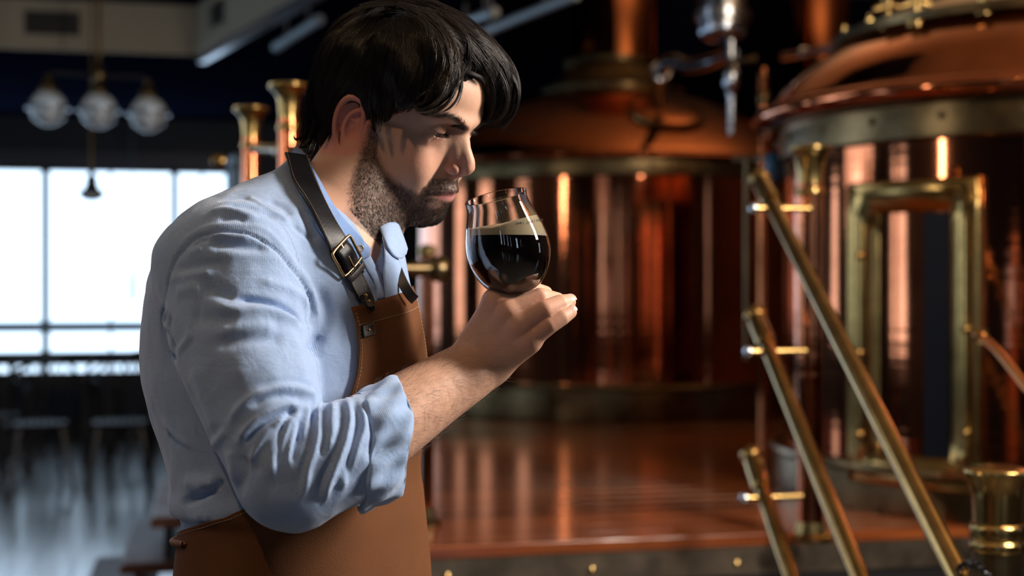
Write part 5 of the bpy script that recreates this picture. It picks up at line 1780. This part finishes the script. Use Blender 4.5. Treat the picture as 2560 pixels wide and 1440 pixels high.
sheet('strap_loop', kg, simple('grey_leather', (.055, .05, .052), .5), apron, .0014, cloth=False)
# upper tongue of the strap coming back through the buckle
tg = smooth_path([fr(.001, -h2 * .9, .0008), fr(.001, -h2 * .2, .0035), fr(.001, h2 * .8, .001), fr(.002, h2 * 1.9, .002)], 14)
sheet('strap_tongue', np.stack([tg - s0 * .0120, tg - s0 * .006, tg + s0 * .006, tg + s0 * .0120], 1), LEATHER, apron, .0022, cloth=False)
# far strap
st3, U3, W3, X3 = strap('strap_end', [(992, 672, 1.632), (1000, 692, 1.622), (1012, 716, 1.616), (1026, 738, 1.616), (1037, 749, 1.620)], .0120, .0034, simple('worn_leather', (.03, .022, .018), .45), apron, cb_, .002, n=30)
# small leather tab on the bib
h = cast_min(918, 826, [apron_bvh])
ctr = h[1]; nn = h[2] if h[2] @ (CAMV - h[1]) > 0 else -h[2]
sx = np.cross([0, 0, 1.0], nn); sx /= np.linalg.norm(sx); sz = np.cross(nn, sx)
sx, sz = sx + sz * .16, sz
if sx[0] < 0: sx = -sx
gr = np.array([[ctr + sx * a * .0098 + sz * b * .0068 + nn * (.0022 + .0006 * (1 - a * a)) for b in np.linspace(-1, 1, 7)] for a in np.linspace(-1, 1, 9)])
tab = sheet('leather_tab', gr, LEATHER, apron, .0018, cloth=False)
rec = [ctr + sx * a * .0086 + sz * b * .0055 + nn * .0030 for a, b in ((-1, -1), (1, -1), (1, 1), (-1, 1), (-1, -1))]
stitch_row(np.array(rec), 'stitching', tab, .0026, .0017, .00022)
v1, f1 = lathe_vf([(.0018, 0), (.0018, .0006), (.001, .0012), (.0001, .0013)], ctr + nn * .003, 12, nn)
obj('rivet', v1, f1, BRASS_S, tab)

# waist tie of twisted cord and the loose white end of the tie
cord = []
ph = np.linspace(1.95, 2.5, 60)
w0 = torso_ring(ph, CAM_Z - (np.interp(ph, [1.95, 2.5], [1316, 1334]) - 720) / TPX, .009)
for k in range(3):
    a = np.linspace(0, 30, 60) + k * 2.1
    off = np.stack([np.cos(a) * .0022, np.zeros(60), np.sin(a) * .0022], 1)
    cord.append(w0 + off)
Vs, Fs = many_tubes(np.array(cord), np.full((3, 60), .0021), 8)
obj('waist_cord', Vs, Fs, simple('tan_cord', (.20, .09, .04), .7, bump=.001, bscale=600), apron)
e1_ = np.array([px(*p) for p in smooth_path([(478, 1362, 1.62), (462, 1395, 1.61), (460, 1440, 1.60), (470, 1500, 1.60)], 14)])
e2_ = np.array([px(*p) for p in smooth_path([(486, 1372, 1.60), (488, 1400, 1.59), (492, 1440, 1.585), (500, 1500, 1.585)], 14)])
sheet('tie_end', loft_edges(e1_, e2_, 8, .004), simple('white_cloth', (.62, .62, .62), .8, bump=.0008, bscale=300), apron, .002, cloth=False)

# trousers and shoes, mostly under the apron and below the picture
hipf = 0.035
def leg_rows(sgn):
    rows = []
    for z, f, r, a in ((1.06, .02, .075, .085), (.95, .03, .085, .088), (.80, .03, .092, .082), (.62, .03, .098, .070), (.50, .028, .10, .062), (.34, .02, .103, .058), (.16, .01, .106, .052), (.05, .008, .108, .054)):
        rows.append(list(torso_pt(f - .03, r * sgn, z)) + [a * (.98 if z > .9 else .90)])
    return smooth_path(rows, 40)
for sgn in (-1, 1):
    rws = leg_rows(sgn)
    ring = []
    for i, (x, y, z, a) in enumerate(rws):
        for t in np.linspace(0, 2 * PI, 40, endpoint=False):
            w = a * (1 + .03 * math.sin(3 * t + z * 22) * math.sin(z * 31))
            ring.append((x + w * math.cos(t), y + w * math.sin(t) * .96, z))
    Fl = [tuple(f) for f in grid_faces(40, 40, wrap_v=True)] + [tuple(range(40))]
    obj('trouser_leg', np.array(ring), Fl, DENIM, man)
    sh = MB()
    pr = [(-.12, .030, .02), (-.105, .040, .05), (-.06, .043, .085), (0, .044, .088), (.05, .046, .070), (.10, .047, .050), (.14, .040, .038), (.165, .018, .022)]
    g = []
    for f, w, hh in pr:
        for t in np.linspace(0, 2 * PI, 20, endpoint=False):
            g.append(torso_pt(.02 + f + .03, .108 * sgn + w * math.cos(t), max(0.0, hh / 2 + hh / 2 * math.sin(t) * 1.0)))
    Fg = [tuple(f) for f in grid_faces(len(pr), 20, wrap_v=True)] + [tuple(range(20)), tuple((len(pr) - 1) * 20 + k for k in range(20))]
    obj('shoe', np.array(g), Fg, LEATHER, man)
# seat of the trousers
pt_ = []
zs = np.linspace(.90, 1.10, 10); ph = np.linspace(-PI, PI, 60, endpoint=False)
for z in zs: pt_.append(torso_ring(ph, np.full(60, z), .0005))
obj('trouser_seat', np.array(pt_).reshape(-1, 3), [tuple(f) for f in grid_faces(10, 60, wrap_v=True)] + [tuple(range(60)), tuple(540 + k for k in range(60))], DENIM, man)
# ------------------------------------------------------------------ hair
def hair_sdf(P):
    h = to_head(P)
    S = h.copy(); S[:, 1] = np.abs(S[:, 1])
    d = ell(h, (-12, 0, 44), (103, 84, 83))
    d = smin(d, ell(h, (-50, 0, -6), (52, 64, 54)), 22)
    d = smin(d, ell(h, (28, 0, 60), (70, 70, 60)), 18)
    # keep what lies behind the hair line
    xh = np.interp(h[:, 2], [-70, -40, -22, -12, 0, 15, 30, 45, 60, 72, 84, 200], [-14, -10, 6, 13, 20, 28, 40, 54, 70, 84, 112, 240])
    front = -(h[:, 0] - xh) * 0.75
    d = ssub(d, front * 1.0, 9)
    d = ssub(d, ell(S, (-6, 83, -17), (27, 20.5, 42)), 5)
    d = ssub(d, ell(S, (14, 84, -14), (20, 16, 40)), 5)
    # nape ends
    d = np.maximum(d, (-58 - h[:, 2]) * 0.8 + 0.12 * h[:, 0])
    d = d / 1000
    def lock(pts, rad, k=.008):
        Q = smooth_path([list(px(x, y, z)) + [r / 1000] for (x, y, z), r in zip(pts, rad)], 18)
        return chain(P, Q[:, :3], Q[:, 3], .002)
    m = (P[:, 2] > 1.55)
    if m.any():
        Pm = P[m]
        P_ = P
        def lk(pts, rad):
            Q = smooth_path([list(px(x, y, z)) + [r / 1000] for (x, y, z), r in zip(pts, rad)], 16)
            return chain(Pm, Q[:, :3], Q[:, 3], .002)
        e = lk([(1090, 95, 1.665), (1160, 125, 1.668), (1215, 165, 1.675), (1245, 215, 1.685), (1248, 262, 1.69), (1222, 303, 1.69)], [32, 28, 25, 21, 15, 5])
        e = smin(e, lk([(1060, 90, 1.665), (1130, 115, 1.65), (1185, 150, 1.655), (1222, 200, 1.67), (1228, 250, 1.685), (1216, 296, 1.69)], [32, 28, 21, 14, 10, 4]), .008)
        e = smin(e, lk([(1040, 100, 1.64), (1090, 140, 1.615), (1112, 185, 1.60), (1104, 225, 1.59), (1078, 256, 1.586), (1046, 268, 1.588)], [36, 25, 16, 10, 6.5, 4]), .008)
        e = smin(e, lk([(1000, 130, 1.64), (1030, 180, 1.615), (1030, 225, 1.605), (1005, 262, 1.605)], [36, 26, 17, 6]), .008)
        d[m] = smin(d[m], e, .010)
    return d


HAIR = simple('dark_hair', (0.008, 0.0055, 0.005), 0.62, spec=0.25, bump=0.002, bscale=120)
STR = simple('hair_strands', (0.011, 0.0070, 0.0060), 0.33, spec=0.42)
V, F = sdf_mesh(hair_sdf, HH - 0.17, HH + 0.19, 0.002 if not QUICK else 0.004)
# combed grooves following the fall of the hair
hv = to_head(V)
g = np.array([mnoise.fractal(Vector((a[0] * .02, a[1] * .10, a[2] * .02)), 1.0, 2.0, 3) for a in hv])
hn = np.zeros_like(V)
e1 = V[F[:, 1]] - V[F[:, 0]]; e2 = V[F[:, 2]] - V[F[:, 0]]
fn = np.cross(e1, e2)
for k in range(4): np.add.at(hn, F[:, k], fn)
hn /= np.linalg.norm(hn, axis=1)[:, None] + 1e-12
V = V + hn * (g * .0028)[:, None]
hair = obj('hair', V, F, HAIR, man)
hair_bvh = BVHTree.FromPolygons([Vector(v) for v in V], [tuple(int(i) for i in f) for f in F])

GUIDES = [  # picture points, spread (px), number of strands
    ([(915, 24), (850, 62), (812, 125), (792, 190), (780, 250), (772, 310), (762, 352), (748, 372)], 26, 420),
    ([(930, 40), (880, 90), (842, 150), (822, 210), (808, 270), (795, 330), (775, 385)], 30, 520),
    ([(950, 50), (905, 110), (872, 165), (848, 215), (826, 262), (822, 310), (835, 355), (850, 388)], 24, 420),
    ([(950, 45), (915, 100), (885, 165), (862, 205), (838, 240), (815, 300), (812, 350), (822, 395)], 26, 360),
    ([(960, 60), (930, 120), (905, 180), (888, 228)], 24, 300),
    ([(980, 50), (962, 120), (945, 190), (932, 250), (936, 296), (944, 322)], 24, 360),
    ([(1000, 40), (1000, 110), (990, 180), (975, 240), (962, 290), (955, 325)], 24, 380),
    ([(1010, 40), (1035, 110), (1032, 180), (1012, 235), (985, 282)], 26, 380),
    ([(990, 25), (1050, 60), (1075, 130), (1065, 200), (1050, 245), (1040, 272)], 26, 420),
    ([(990, 20), (1070, 45), (1120, 110), (1130, 175), (1108, 232), (1068, 268)], 26, 460),
    ([(1000, 15), (1080, 35), (1150, 85), (1168, 140), (1150, 190), (1118, 240), (1085, 268)], 22, 420),
    ([(1010, 14), (1090, 32), (1170, 78), (1230, 125), (1272, 180), (1286, 235), (1272, 285), (1238, 312)], 17, 520),
    ([(1010, 18), (1100, 50), (1180, 100), (1228, 160), (1250, 215), (1244, 268), (1222, 306)], 22, 520),
    ([(1020, 30), (1110, 75), (1170, 125), (1205, 170), (1224, 220), (1222, 285)], 20, 400),
    ([(945, 13), (900, 20), (850, 52), (812, 98), (790, 150), (778, 210), (768, 270), (752, 330)], 12, 360),
    ([(968, 36), (985, 24), (1010, 22), (1050, 40), (1085, 80)], 14, 200),
    ([(985, 30), (965, 30), (940, 45), (905, 85), (880, 130)], 14, 200),
    ([(900, 20), (960, 11), (1030, 13), (1090, 28), (1150, 62), (1210, 105)], 12, 360),
]
strands = []; rads = []
M = 18
for pts, spread, cnt in GUIDES:
    cnt = cnt if not QUICK else cnt // 3
    sp = smooth_path(pts, 60)
    tan = np.gradient(sp, axis=0); tan /= np.linalg.norm(tan, axis=1)[:, None]
    nor = np.stack([-tan[:, 1], tan[:, 0]], 1)
    nclump = max(4, cnt // 22)
    coff = rng.normal(0, spread * 0.62, nclump); cph = rng.uniform(0, 6.28, nclump); cam_ = rng.uniform(1.0, 4.0, nclump); clift = rng.uniform(0, 1, nclump)
    for k in range(cnt):
        c = rng.integers(nclump)
        a = rng.uniform(0, .45) if rng.random() < .6 else 0.0
        b = min(1.0, a + rng.uniform(.45, .9))
        t = np.linspace(a, b, M)
        i = t * 59
        base = np.stack([np.interp(i, np.arange(60), sp[:, q]) for q in (0, 1)], 1)
        nn = np.stack([np.interp(i, np.arange(60), nor[:, q]) for q in (0, 1)], 1)
        j0 = rng.normal(0, 3.2); j1 = rng.normal(0, 2.0)
        off = coff[c] * (0.75 + 0.25 * t) + j0 * (1.2 - t) + j1 * t + cam_[c] * np.sin(t * 7 + cph[c]) + rng.normal(0, .5) * np.sin(t * 12 + c)
        q = base + nn * off[:, None]
        dep = np.full(M, np.nan); nr = np.zeros((M, 3))
        for m_ in range(M):
            h = hair_bvh.ray_cast(Vector(CAMV), Vector(px(q[m_, 0], q[m_, 1], 1.0) - CAMV).normalized(), 4.0)
            if h[0] is not None:
                dep[m_] = h[0][1]; nr[m_] = h[1]
        ok = ~np.isnan(dep)
        if ok.sum() < 4: continue
        dd = np.interp(np.arange(M), np.where(ok)[0], dep[ok])
        dd[1:-1] = (dd[:-2] + dd[1:-1] * 2 + dd[2:]) / 4
        lift = (0.0006 + 0.0026 * clift[c] + 0.0008 * rng.random()) * np.sin(np.clip(t - a, 0, 1) / (b - a + 1e-6) * PI * .8 + .3)
        for m_ in range(M):
            if not ok[m_]:
                nr[m_] = nr[np.where(ok)[0][np.argmin(abs(np.where(ok)[0] - m_))]]
        P_ = np.stack([(q[:, 0] - 1280) / FPX * dd, dd, CAM_Z - (q[:, 1] - 720) / FPX * dd], 1) + nr * lift[:, None]
        strands.append(P_)
        rads.append(np.interp(np.linspace(0, 1, M), [0, .15, .8, 1], [.00012, .00024, .00022, .00006]) * rng.uniform(.7, 1.3))
# loose locks over the temple and the forehead, curls at the nape: paths with their own depth
LOOSE = [
    ([(1105, 120, 1.612), (1120, 175, 1.594), (1112, 225, 1.582), (1085, 262, 1.577), (1052, 276, 1.580), (1034, 262, 1.586)], 7, 110),
    ([(1130, 130, 1.612), (1142, 190, 1.598), (1132, 238, 1.586), (1105, 270, 1.578), (1070, 286, 1.577), (1044, 283, 1.582)], 4.5, 110),
    ([(1140, 150, 1.618), (1151, 200, 1.604), (1146, 240, 1.592), (1126, 268, 1.583), (1100, 284, 1.578)], 4, 50),
    ([(1150, 160, 1.622), (1156, 205, 1.606), (1150, 245, 1.595), (1138, 270, 1.588)], 2, 14),
    ([(1075, 130, 1.62), (1085, 190, 1.60), (1070, 228, 1.59), (1045, 240, 1.59), (1032, 225, 1.60)], 5, 60),
    ([(1060, 150, 1.62), (1060, 210, 1.60), (1040, 250, 1.592), (1012, 266, 1.60)], 8, 90),
    ([(1180, 110, 1.660), (1240, 145, 1.662), (1285, 200, 1.668), (1296, 245, 1.674), (1283, 290, 1.68), (1250, 316, 1.685), (1214, 320, 1.69)], 4, 90),
    ([(1200, 130, 1.655), (1248, 180, 1.66), (1268, 235, 1.668), (1258, 285, 1.676), (1225, 312, 1.684)], 9, 160),
    ([(1160, 120, 1.645), (1205, 160, 1.65), (1232, 210, 1.66), (1236, 262, 1.672), (1220, 300, 1.682)], 8, 130),
    ([(1195, 300, 1.69), (1215, 316, 1.69), (1245, 312, 1.69)], 3, 12),
    ([(1155, 178, 1.625), (1175, 182, 1.63), (1198, 192, 1.638), (1214, 208, 1.648)], 5, 60),
    ([(775, 290, 1.70), (765, 325, 1.70), (752, 345, 1.695), (738, 348, 1.69), (734, 338, 1.69)], 3, 40),
    ([(790, 300, 1.70), (775, 345, 1.70), (758, 368, 1.695), (748, 362, 1.69)], 4, 60),
    ([(800, 330, 1.68), (790, 375, 1.68), (776, 396, 1.68), (762, 392, 1.68)], 5, 60),
    ([(830, 330, 1.66), (822, 380, 1.66), (806, 403, 1.66), (792, 400, 1.66)], 6, 70),
    ([(850, 330, 1.65), (852, 375, 1.65), (838, 398, 1.65), (822, 400, 1.65)], 5, 60),
    ([(840, 240, 1.64), (822, 280, 1.645), (808, 330, 1.65), (800, 370, 1.655)], 8, 80),
    ([(930, 240, 1.635), (930, 290, 1.632), (934, 318, 1.628), (938, 334, 1.626)], 7, 60),
    ([(955, 250, 1.625), (950, 295, 1.622), (951, 316, 1.62), (950, 330, 1.62)], 7, 50),
    ([(985, 240, 1.612), (975, 275, 1.610), (965, 305, 1.610)], 7, 60),
]
for pts, spread, cnt in LOOSE:
    cnt = cnt if not QUICK else cnt // 2
    sp = smooth_path(pts, M)
    for k in range(cnt):
        q = sp.copy()
        c1, c2, c3 = rng.normal(0, spread * .5, 3)
        t = np.linspace(0, 1, M)
        q[:, 0] += c1 * (1.2 - .7 * t) + rng.normal(0, .8) * np.sin(6 * t + k)
        q[:, 1] += c2 * (1.2 - .7 * t) + rng.normal(0, .8) * np.cos(5 * t + k)
        q[:, 2] += c3 * .0007
        e = rng.uniform(.8, 1.0)
        qq = np.stack([np.interp(t * e, t, q[:, j]) for j in range(3)], 1)
        strands.append(np.array([px(*a) for a in qq]))
        rads.append(np.interp(t, [0, .15, .8, 1], [.00012, .00022, .0002, .00005]) * rng.uniform(.7, 1.2))
V, F = many_tubes(np.array(strands), np.array(rads), 3)
o = obj('hair_strands', V, F, STR, man)
o['kind'] = 'stuff'

# ------------------------------------------------------------------ beard, brows, lashes, hair on the arm
bv = np.array([v.co for v in body.data.vertices]) if False else None
co = np.empty(len(body.data.vertices) * 3, dtype=np.float32); body.data.vertices.foreach_get('co', co); co = co.reshape(-1, 3).astype(float)
fi = np.empty(len(body.data.polygons) * 4, dtype=np.int32); body.data.polygons.foreach_get('vertices', fi); fi = fi.reshape(-1, 4)
fc = co[fi].mean(1)
fno = np.cross(co[fi[:, 1]] - co[fi[:, 0]], co[fi[:, 2]] - co[fi[:, 0]]); far_ = np.linalg.norm(fno, axis=1); fno /= far_[:, None] + 1e-12
# body polygons wind so that normals point outwards
hc = to_head(fc)
HN = fno @ HR.T


def grow(prob, n, length, dirfun, r0, jitter=.35, seg=4, curl=.25):
    p = prob * far_; p = p / p.sum()
    idx = rng.choice(len(fc), n, p=p)
    u = rng.random((n, 4)); u /= u.sum(1)[:, None]
    root = (co[fi[idx]] * u[:, :, None]).sum(1)
    nrm = fno[idx]
    d = dirfun(root, idx)
    d = d + rng.normal(0, jitter, (n, 3)) * .5
    d -= nrm * (d * nrm).sum(1)[:, None]
    d /= np.linalg.norm(d, axis=1)[:, None] + 1e-9
    L_ = length * rng.uniform(.55, 1.25, n)
    t = np.linspace(0, 1, seg)
    up = .38 * (1 - t) * t * 2 + .32 * t
    P_ = root[:, None] - nrm[:, None] * .0003 + (d[:, None] * t[None, :, None] + nrm[:, None] * up[None, :, None]) * L_[:, None, None]
    c = rng.normal(0, curl, (n, 3))
    P_ += c[:, None] * (t ** 2)[None, :, None] * L_[:, None, None] * .5
    R_ = np.outer(rng.uniform(.7, 1.2, n) * r0, np.interp(t, [0, .6, 1], [1, .9, .25]))
    return P_, R_


def hdir(v):
    w = np.array(v, float) @ HR
    return w / np.linalg.norm(w)


BEARD = simple('beard_hair', (0.012, 0.008, 0.007), 0.6, spec=.25)
prob = beard_density(hc)
prob *= (np.linalg.norm(hc - np.array([40, 0, -50]), axis=1) < 130)
prob = prob ** 1.3
P1, R1 = grow(prob, 15000 if not QUICK else 5000, .0029, lambda r_, i: np.tile(hdir((.12, 0, -1)), (len(r_), 1)) + hdir((1, 0, 0)) * np.clip(hc[i][:, 0:1] / 60 - .8, -.6, .4), .00011)
jaw = prob * np.clip((-70 - hc[:, 2]) / 20, 0, 1)
P2, R2 = grow(jaw + 1e-9, 3500 if not QUICK else 1200, .0042, lambda r_, i: np.tile(hdir((.35, 0, -.9)), (len(r_), 1)), .00012)
V, F = many_tubes(np.concatenate([P1, P2]), np.concatenate([R1, R2]), 3)
o = obj('beard', V, F, BEARD, man); o['kind'] = 'stuff'
# brows
SH = hc.copy(); SH[:, 1] = np.abs(SH[:, 1])
BL = smooth_path([(101, 8, 19.5), (99, 15, 24), (94, 27, 33.0), (86, 38, 37.5), (76, 49, 34)], 24)
BWD = np.interp(np.linspace(0, 1, 24), [0, .25, .7, 1], [3.2, 3.6, 2.8, 1.2])
dist = np.full(len(hc), 99.0); tb = np.zeros(len(hc))
near = np.where((hc[:, 2] > 12) & (hc[:, 2] < 55) & (hc[:, 0] > 55))[0]
DD = np.linalg.norm((SH[near][:, None, 1:] - BL[None, :, 1:]), axis=2)
kk_ = DD.argmin(1)
dist[near] = DD.min(1) / BWD[kk_]; tb[near] = kk_ / 23
prob = np.clip(1.15 - dist, 0, 1) * (HN[:, 0] > .1)
TB = np.gradient(BL, axis=0)
def bdir(r_, i):
    t = TB[np.clip((tb[i] * 23).astype(int), 0, 23)].copy()
    t[:, 1] *= np.sign(hc[i][:, 1])
    t /= np.linalg.norm(t, axis=1)[:, None]
    up = np.zeros_like(t); up[:, 2] = np.clip(.9 - tb[i] * 2.2, -.35, 1)
    return (t + up) @ HR
P1, R1 = grow(prob + 1e-12, 1500, .0078, bdir, .00013, jitter=.2, curl=.1)
V, F = many_tubes(P1, R1, 3)
o = obj('eyebrows', V, F, BEARD, man); o['kind'] = 'stuff'
# lashes of both eyes, along the lid edges
ls = []
for sgn in (-1, 1):
    for k in range(70):
        a = rng.uniform(-.92, .95)
        c, s = math.cos(GAZE), math.sin(GAZE)
        ex, ey, ez = 13.6 * math.cos(a * .95), 14.2 * math.sin(a * .95) - .5, 2.0 * math.cos(a * 1.5) + .2
        def wl(q):
            p = np.array([q[0] * c - q[2] * s, q[1] * sgn, q[0] * s + q[2] * c])
            return from_head(EYE_C * np.array([1, sgn, 1]) + p)
        out = np.array([math.cos(a), math.sin(a), 0])
        l = rng.uniform(5.5, 8)
        ls.append([wl((ex, ey, ez)), wl(np.array([ex, ey, ez]) + out * l * .4 + np.array([0, 0, -.3])), wl(np.array([ex, ey, ez]) + out * l * .75 + np.array([0, 0, .3])), wl(np.array([ex, ey, ez]) + out * l + np.array([0, 0, 1.4]))])
V, F = many_tubes(np.array(ls), np.tile(np.array([.00016, .00014, .0001, .00004]), (len(ls), 1)), 3)
o = obj('eyelashes', V, F, BEARD, man); o['kind'] = 'stuff'
# forearm
FAx = ((px(1195, 905, 1.585) - CUT_P)); FL = np.linalg.norm(FAx); FAx = FAx / FL
s_ = (fc - CUT_P) @ FAx
prob = ((s_ > .0) & (s_ < FL * 1.08) & (np.linalg.norm(fc - CUT_P - s_[:, None] * FAx, axis=1) < .06)) * np.clip(1.25 - s_ / FL, .05, 1) * np.clip(fno[:, 1] * -1 + .6, .15, 1)
P1, R1 = grow(prob + 1e-12, 1100, .012, lambda r_, i: np.tile(FAx * .8 + np.array([.15, 0, -.55]), (len(r_), 1)), .00007, jitter=.5, seg=6, curl=.35)
V, F = many_tubes(P1, R1, 3)
o = obj('arm_hair', V, F, simple('arm_hair', (.05, .03, .02), .5), man); o['kind'] = 'stuff'
# ------------------------------------------------------------------ the glass of dark beer
GD = 1.585
gb = px(1300, 745, GD)          # on the axis near the stem top
gt = px(1239, 491, GD - .026)   # centre of the rim
gax = gt - gb; glen = np.linalg.norm(gax); gax /= glen
# tilt so that the mouth opens a little towards the camera
PXM = FPX / GD
prof_o = [(.0045, -.034), (.0045, -.020), (.006, -.008), (.0125, .004), (.0275, .0125), (.0385, .026), (.0450, .042), (.0466, .056), (.0450, .070), (.0410, .084), (.0368, .096), (.0342, .106), (.0346, .114)]
k_ = glen / .114
prof_o = [(r, h * (k_ if h > 0 else 1)) for r, h in prof_o]
PO = smooth_path(prof_o, 90)
TH = .0012
prof_i = []
for r, h in PO:
    if h < .006: continue
    prof_i.append((max(.0001, r - TH), h + (.0018 if r < .02 else 0)))
prof_i = [(.0001, prof_i[0][1])] + prof_i
g_, N_, L_, B_ = new_mat('clear_glass')
B_.inputs['Transmission Weight'].default_value = 1; B_.inputs['Roughness'].default_value = 0.0; B_.inputs['IOR'].default_value = 1.48
base_prof = [(.0001, -.0385), (.027, -.0385), (.028, -.0375), (.027, -.0365), (.010, -.0350), (.0046, -.032)]
full = base_prof + [tuple(p) for p in PO if p[1] > -.031] + [(PO[-1][0] - TH / 2, PO[-1][1] + .0006)] + [tuple(p) for p in prof_i[::-1]]
glass = empty('beer_glass', gb, 'stemmed tulip glass of black beer tilted towards the nose of the man', 'glass')
v, f = lathe_vf(full, gb, 96, gax)
obj('bowl', v, f, g_, glass)
# beer and foam: the inside volume cut by level planes
z_beer = CAM_Z - (592 - 720) / FPX * GD
q_ = np.array(Vector((0, 0, 1)).rotation_difference(Vector(gax)).to_matrix())


def inside(z0f, z1f, name, mat, inset, nring=70, nseg=96):
    """liquid body between two height fields, following the inner wall"""
    ins = np.array([(max(.0001, r - inset), h) for r, h in prof_i])
    hs = np.linspace(ins[0, 1] + .0001, ins[-1, 1] - .0005, nring)
    rs = np.interp(hs, ins[:, 1], ins[:, 0])
    a = np.linspace(0, 2 * PI, nseg, endpoint=False)
    P_ = np.array([[(r * math.cos(t), r * math.sin(t), h) for t in a] for r, h in zip(rs, hs)]) @ q_.T + gb
    return P_


# wall surface points lie on the inner wall; the level surface closes them
def liquid(name, mat, lo_fn, hi_fn, inset):
    ins = np.array([(max(.0001, r - inset), h) for r, h in prof_i])
    nseg = 96
    a = np.linspace(0, 2 * PI, nseg, endpoint=False)
    hs = np.linspace(ins[0, 1] + .0002, ins[-1, 1] - .001, 400)
    rs = np.interp(hs, ins[:, 1], ins[:, 0])
    cols = []
    for t in a:
        L3 = np.stack([rs * math.cos(t), rs * math.sin(t), hs], 1) @ q_.T + gb
        d_lo = L3[:, 2] - lo_fn(L3); d_hi = L3[:, 2] - hi_fn(L3)
        i0 = np.argmax(d_lo >= 0) if (d_lo >= 0).any() else 0
        i1 = np.argmax(d_hi >= 0) if (d_hi >= 0).any() else len(hs) - 1
        h0, h1 = hs[i0], hs[max(i1, i0 + 1)]
        hh = np.linspace(h0, h1, 26)
        rr = np.interp(hh, hs, rs)
        cols.append(np.stack([rr * math.cos(t), rr * math.sin(t), hh], 1) @ q_.T + gb)
    C = np.array(cols)                     # nseg, 26, 3
    Vt = list(C.transpose(1, 0, 2).reshape(-1, 3))
    F_ = [tuple(x) for x in grid_faces(26, nseg, wrap_v=True)]
    for row, flip in ((0, True), (25, False)):
        ring = C[:, row]
        cen = ring.mean(0)
        prev = [row * nseg + j for j in range(nseg)]
        for s in (.75, .4):
            b = len(Vt)
            for j in range(nseg): Vt.append(cen + (ring[j] - cen) * s)
            cur = [b + j for j in range(nseg)]
            for j in range(nseg):
                k = (j + 1) % nseg
                q4 = (prev[j], prev[k], cur[k], cur[j])
                F_.append(q4[::-1] if flip else q4)
            prev = cur
        b = len(Vt); Vt.append(cen)
        for j in range(nseg):
            k = (j + 1) % nseg
            t3 = (prev[j], prev[k], b)
            F_.append(t3[::-1] if flip else t3)
    return obj(name, np.array(Vt), F_, mat, glass)


def foam_top(P_):
    # lies low on the left and clings higher on the right wall
    s = (P_[:, 0] - px(1178, 0, GD)[0]) / (px(1365, 0, GD)[0] - px(1178, 0, GD)[0])
    y = np.interp(s, [0, .3, .5, .8, 1.0], [572, 569, 558, 540, 533])
    return CAM_Z - (y - 720) / FPX * GD + (P_[:, 1] - GD) * .05
BEERM = simple('dark_beer', (0.0035, 0.0022, 0.003), 0.08, coat=.3)
FOAM = simple('beer_foam', (0.86, 0.71, 0.47), 0.75, bump=.0005, bscale=1400, var=.05, vscale=90)
FOAM.node_tree.nodes['Principled BSDF'].inputs['Subsurface Weight'].default_value = .3
FOAM.node_tree.nodes['Principled BSDF'].inputs['Subsurface Scale'].default_value = .006
liquid('beer', BEERM, lambda P_: np.full(len(P_), -9.0), lambda P_: np.full(len(P_), z_beer), .0002)
liquid('foam', FOAM, lambda P_: np.full(len(P_), z_beer), foam_top, .0002)
# bubbles clinging along the top of the foam: small rings
# dark print on the glass over the foam: broken letter shapes as they show in the picture
PRN = simple('black_print', (.01, .008, .008), .4)
gl_bvh = None
def glass_pt(xp, yp):
    """front surface point of the glass at a picture point"""
    o = CAMV; d = px(xp, yp, 1) - CAMV
    best = None
    for t in np.linspace(GD - .06, GD + .0, 900):
        p = o + d * t
        q = (p - gb) @ q_
        r = np.hypot(q[0], q[1])
        ro = np.interp(q[2], PO[:, 1], PO[:, 0])
        if r <= ro + .00015: return p
    return p
strokes = []
# each glyph: list of strokes in a cell one wide and one high
GL = {'m': [[(0, 0), (0, .7)], [(0, .6), (.25, .75), (.45, .55), (.45, 0)], [(.45, .6), (.7, .75), (.9, .55), (.9, 0)]],
      'e': [[(0, .4), (.8, .45), (.7, .75), (.3, .8), (0, .5), (.1, .15), (.6, .1)]],
      'i': [[(.3, 0), (.3, .7)], [(.3, .95), (.32, 1.0)]],
      'j': [[(.5, .7), (.5, 0), (.2, -.15)], [(.5, .95), (.52, 1)]],
      'd': [[(.7, 1.0), (.7, 0)], [(.7, .5), (.35, .6), (.05, .35), (.3, .02), (.7, .15)]],
      'n': [[(0, 0), (0, .7)], [(0, .55), (.4, .75), (.65, .5), (.65, 0)]],
      'c': [[(.7, .7), (.3, .8), (0, .4), (.3, .05), (.7, .15)]],
      'u': [[(0, .7), (.05, .15), (.4, .05), (.65, .2)], [(.65, .7), (.65, 0)]]}
x = 1291.0
for k, ch in enumerate('meijdnicum'):
    w = 6.6 - .25 * k; hgt = 6.4
    yb = np.interp(x, [1290, 1320, 1345, 1365], [562, 558.5, 553, 552])
    for s in GL[ch]:
        P2 = np.array([(x + a * w, yb - b * hgt - a * 1.0) for a, b in s])
        P3 = np.array([glass_pt(*q) for q in smooth_path(P2, 8)])
        P3 -= (P3 - CAMV) / np.linalg.norm(P3 - CAMV, axis=1)[:, None] * .0001
        strokes.append(P3)
    x += w * 1.22
V, F = many_tubes(np.array(strokes), np.full((len(strokes), 8), .00032), 5)
o = obj('print', V, F, PRN, glass); o['kind'] = 'stuff'
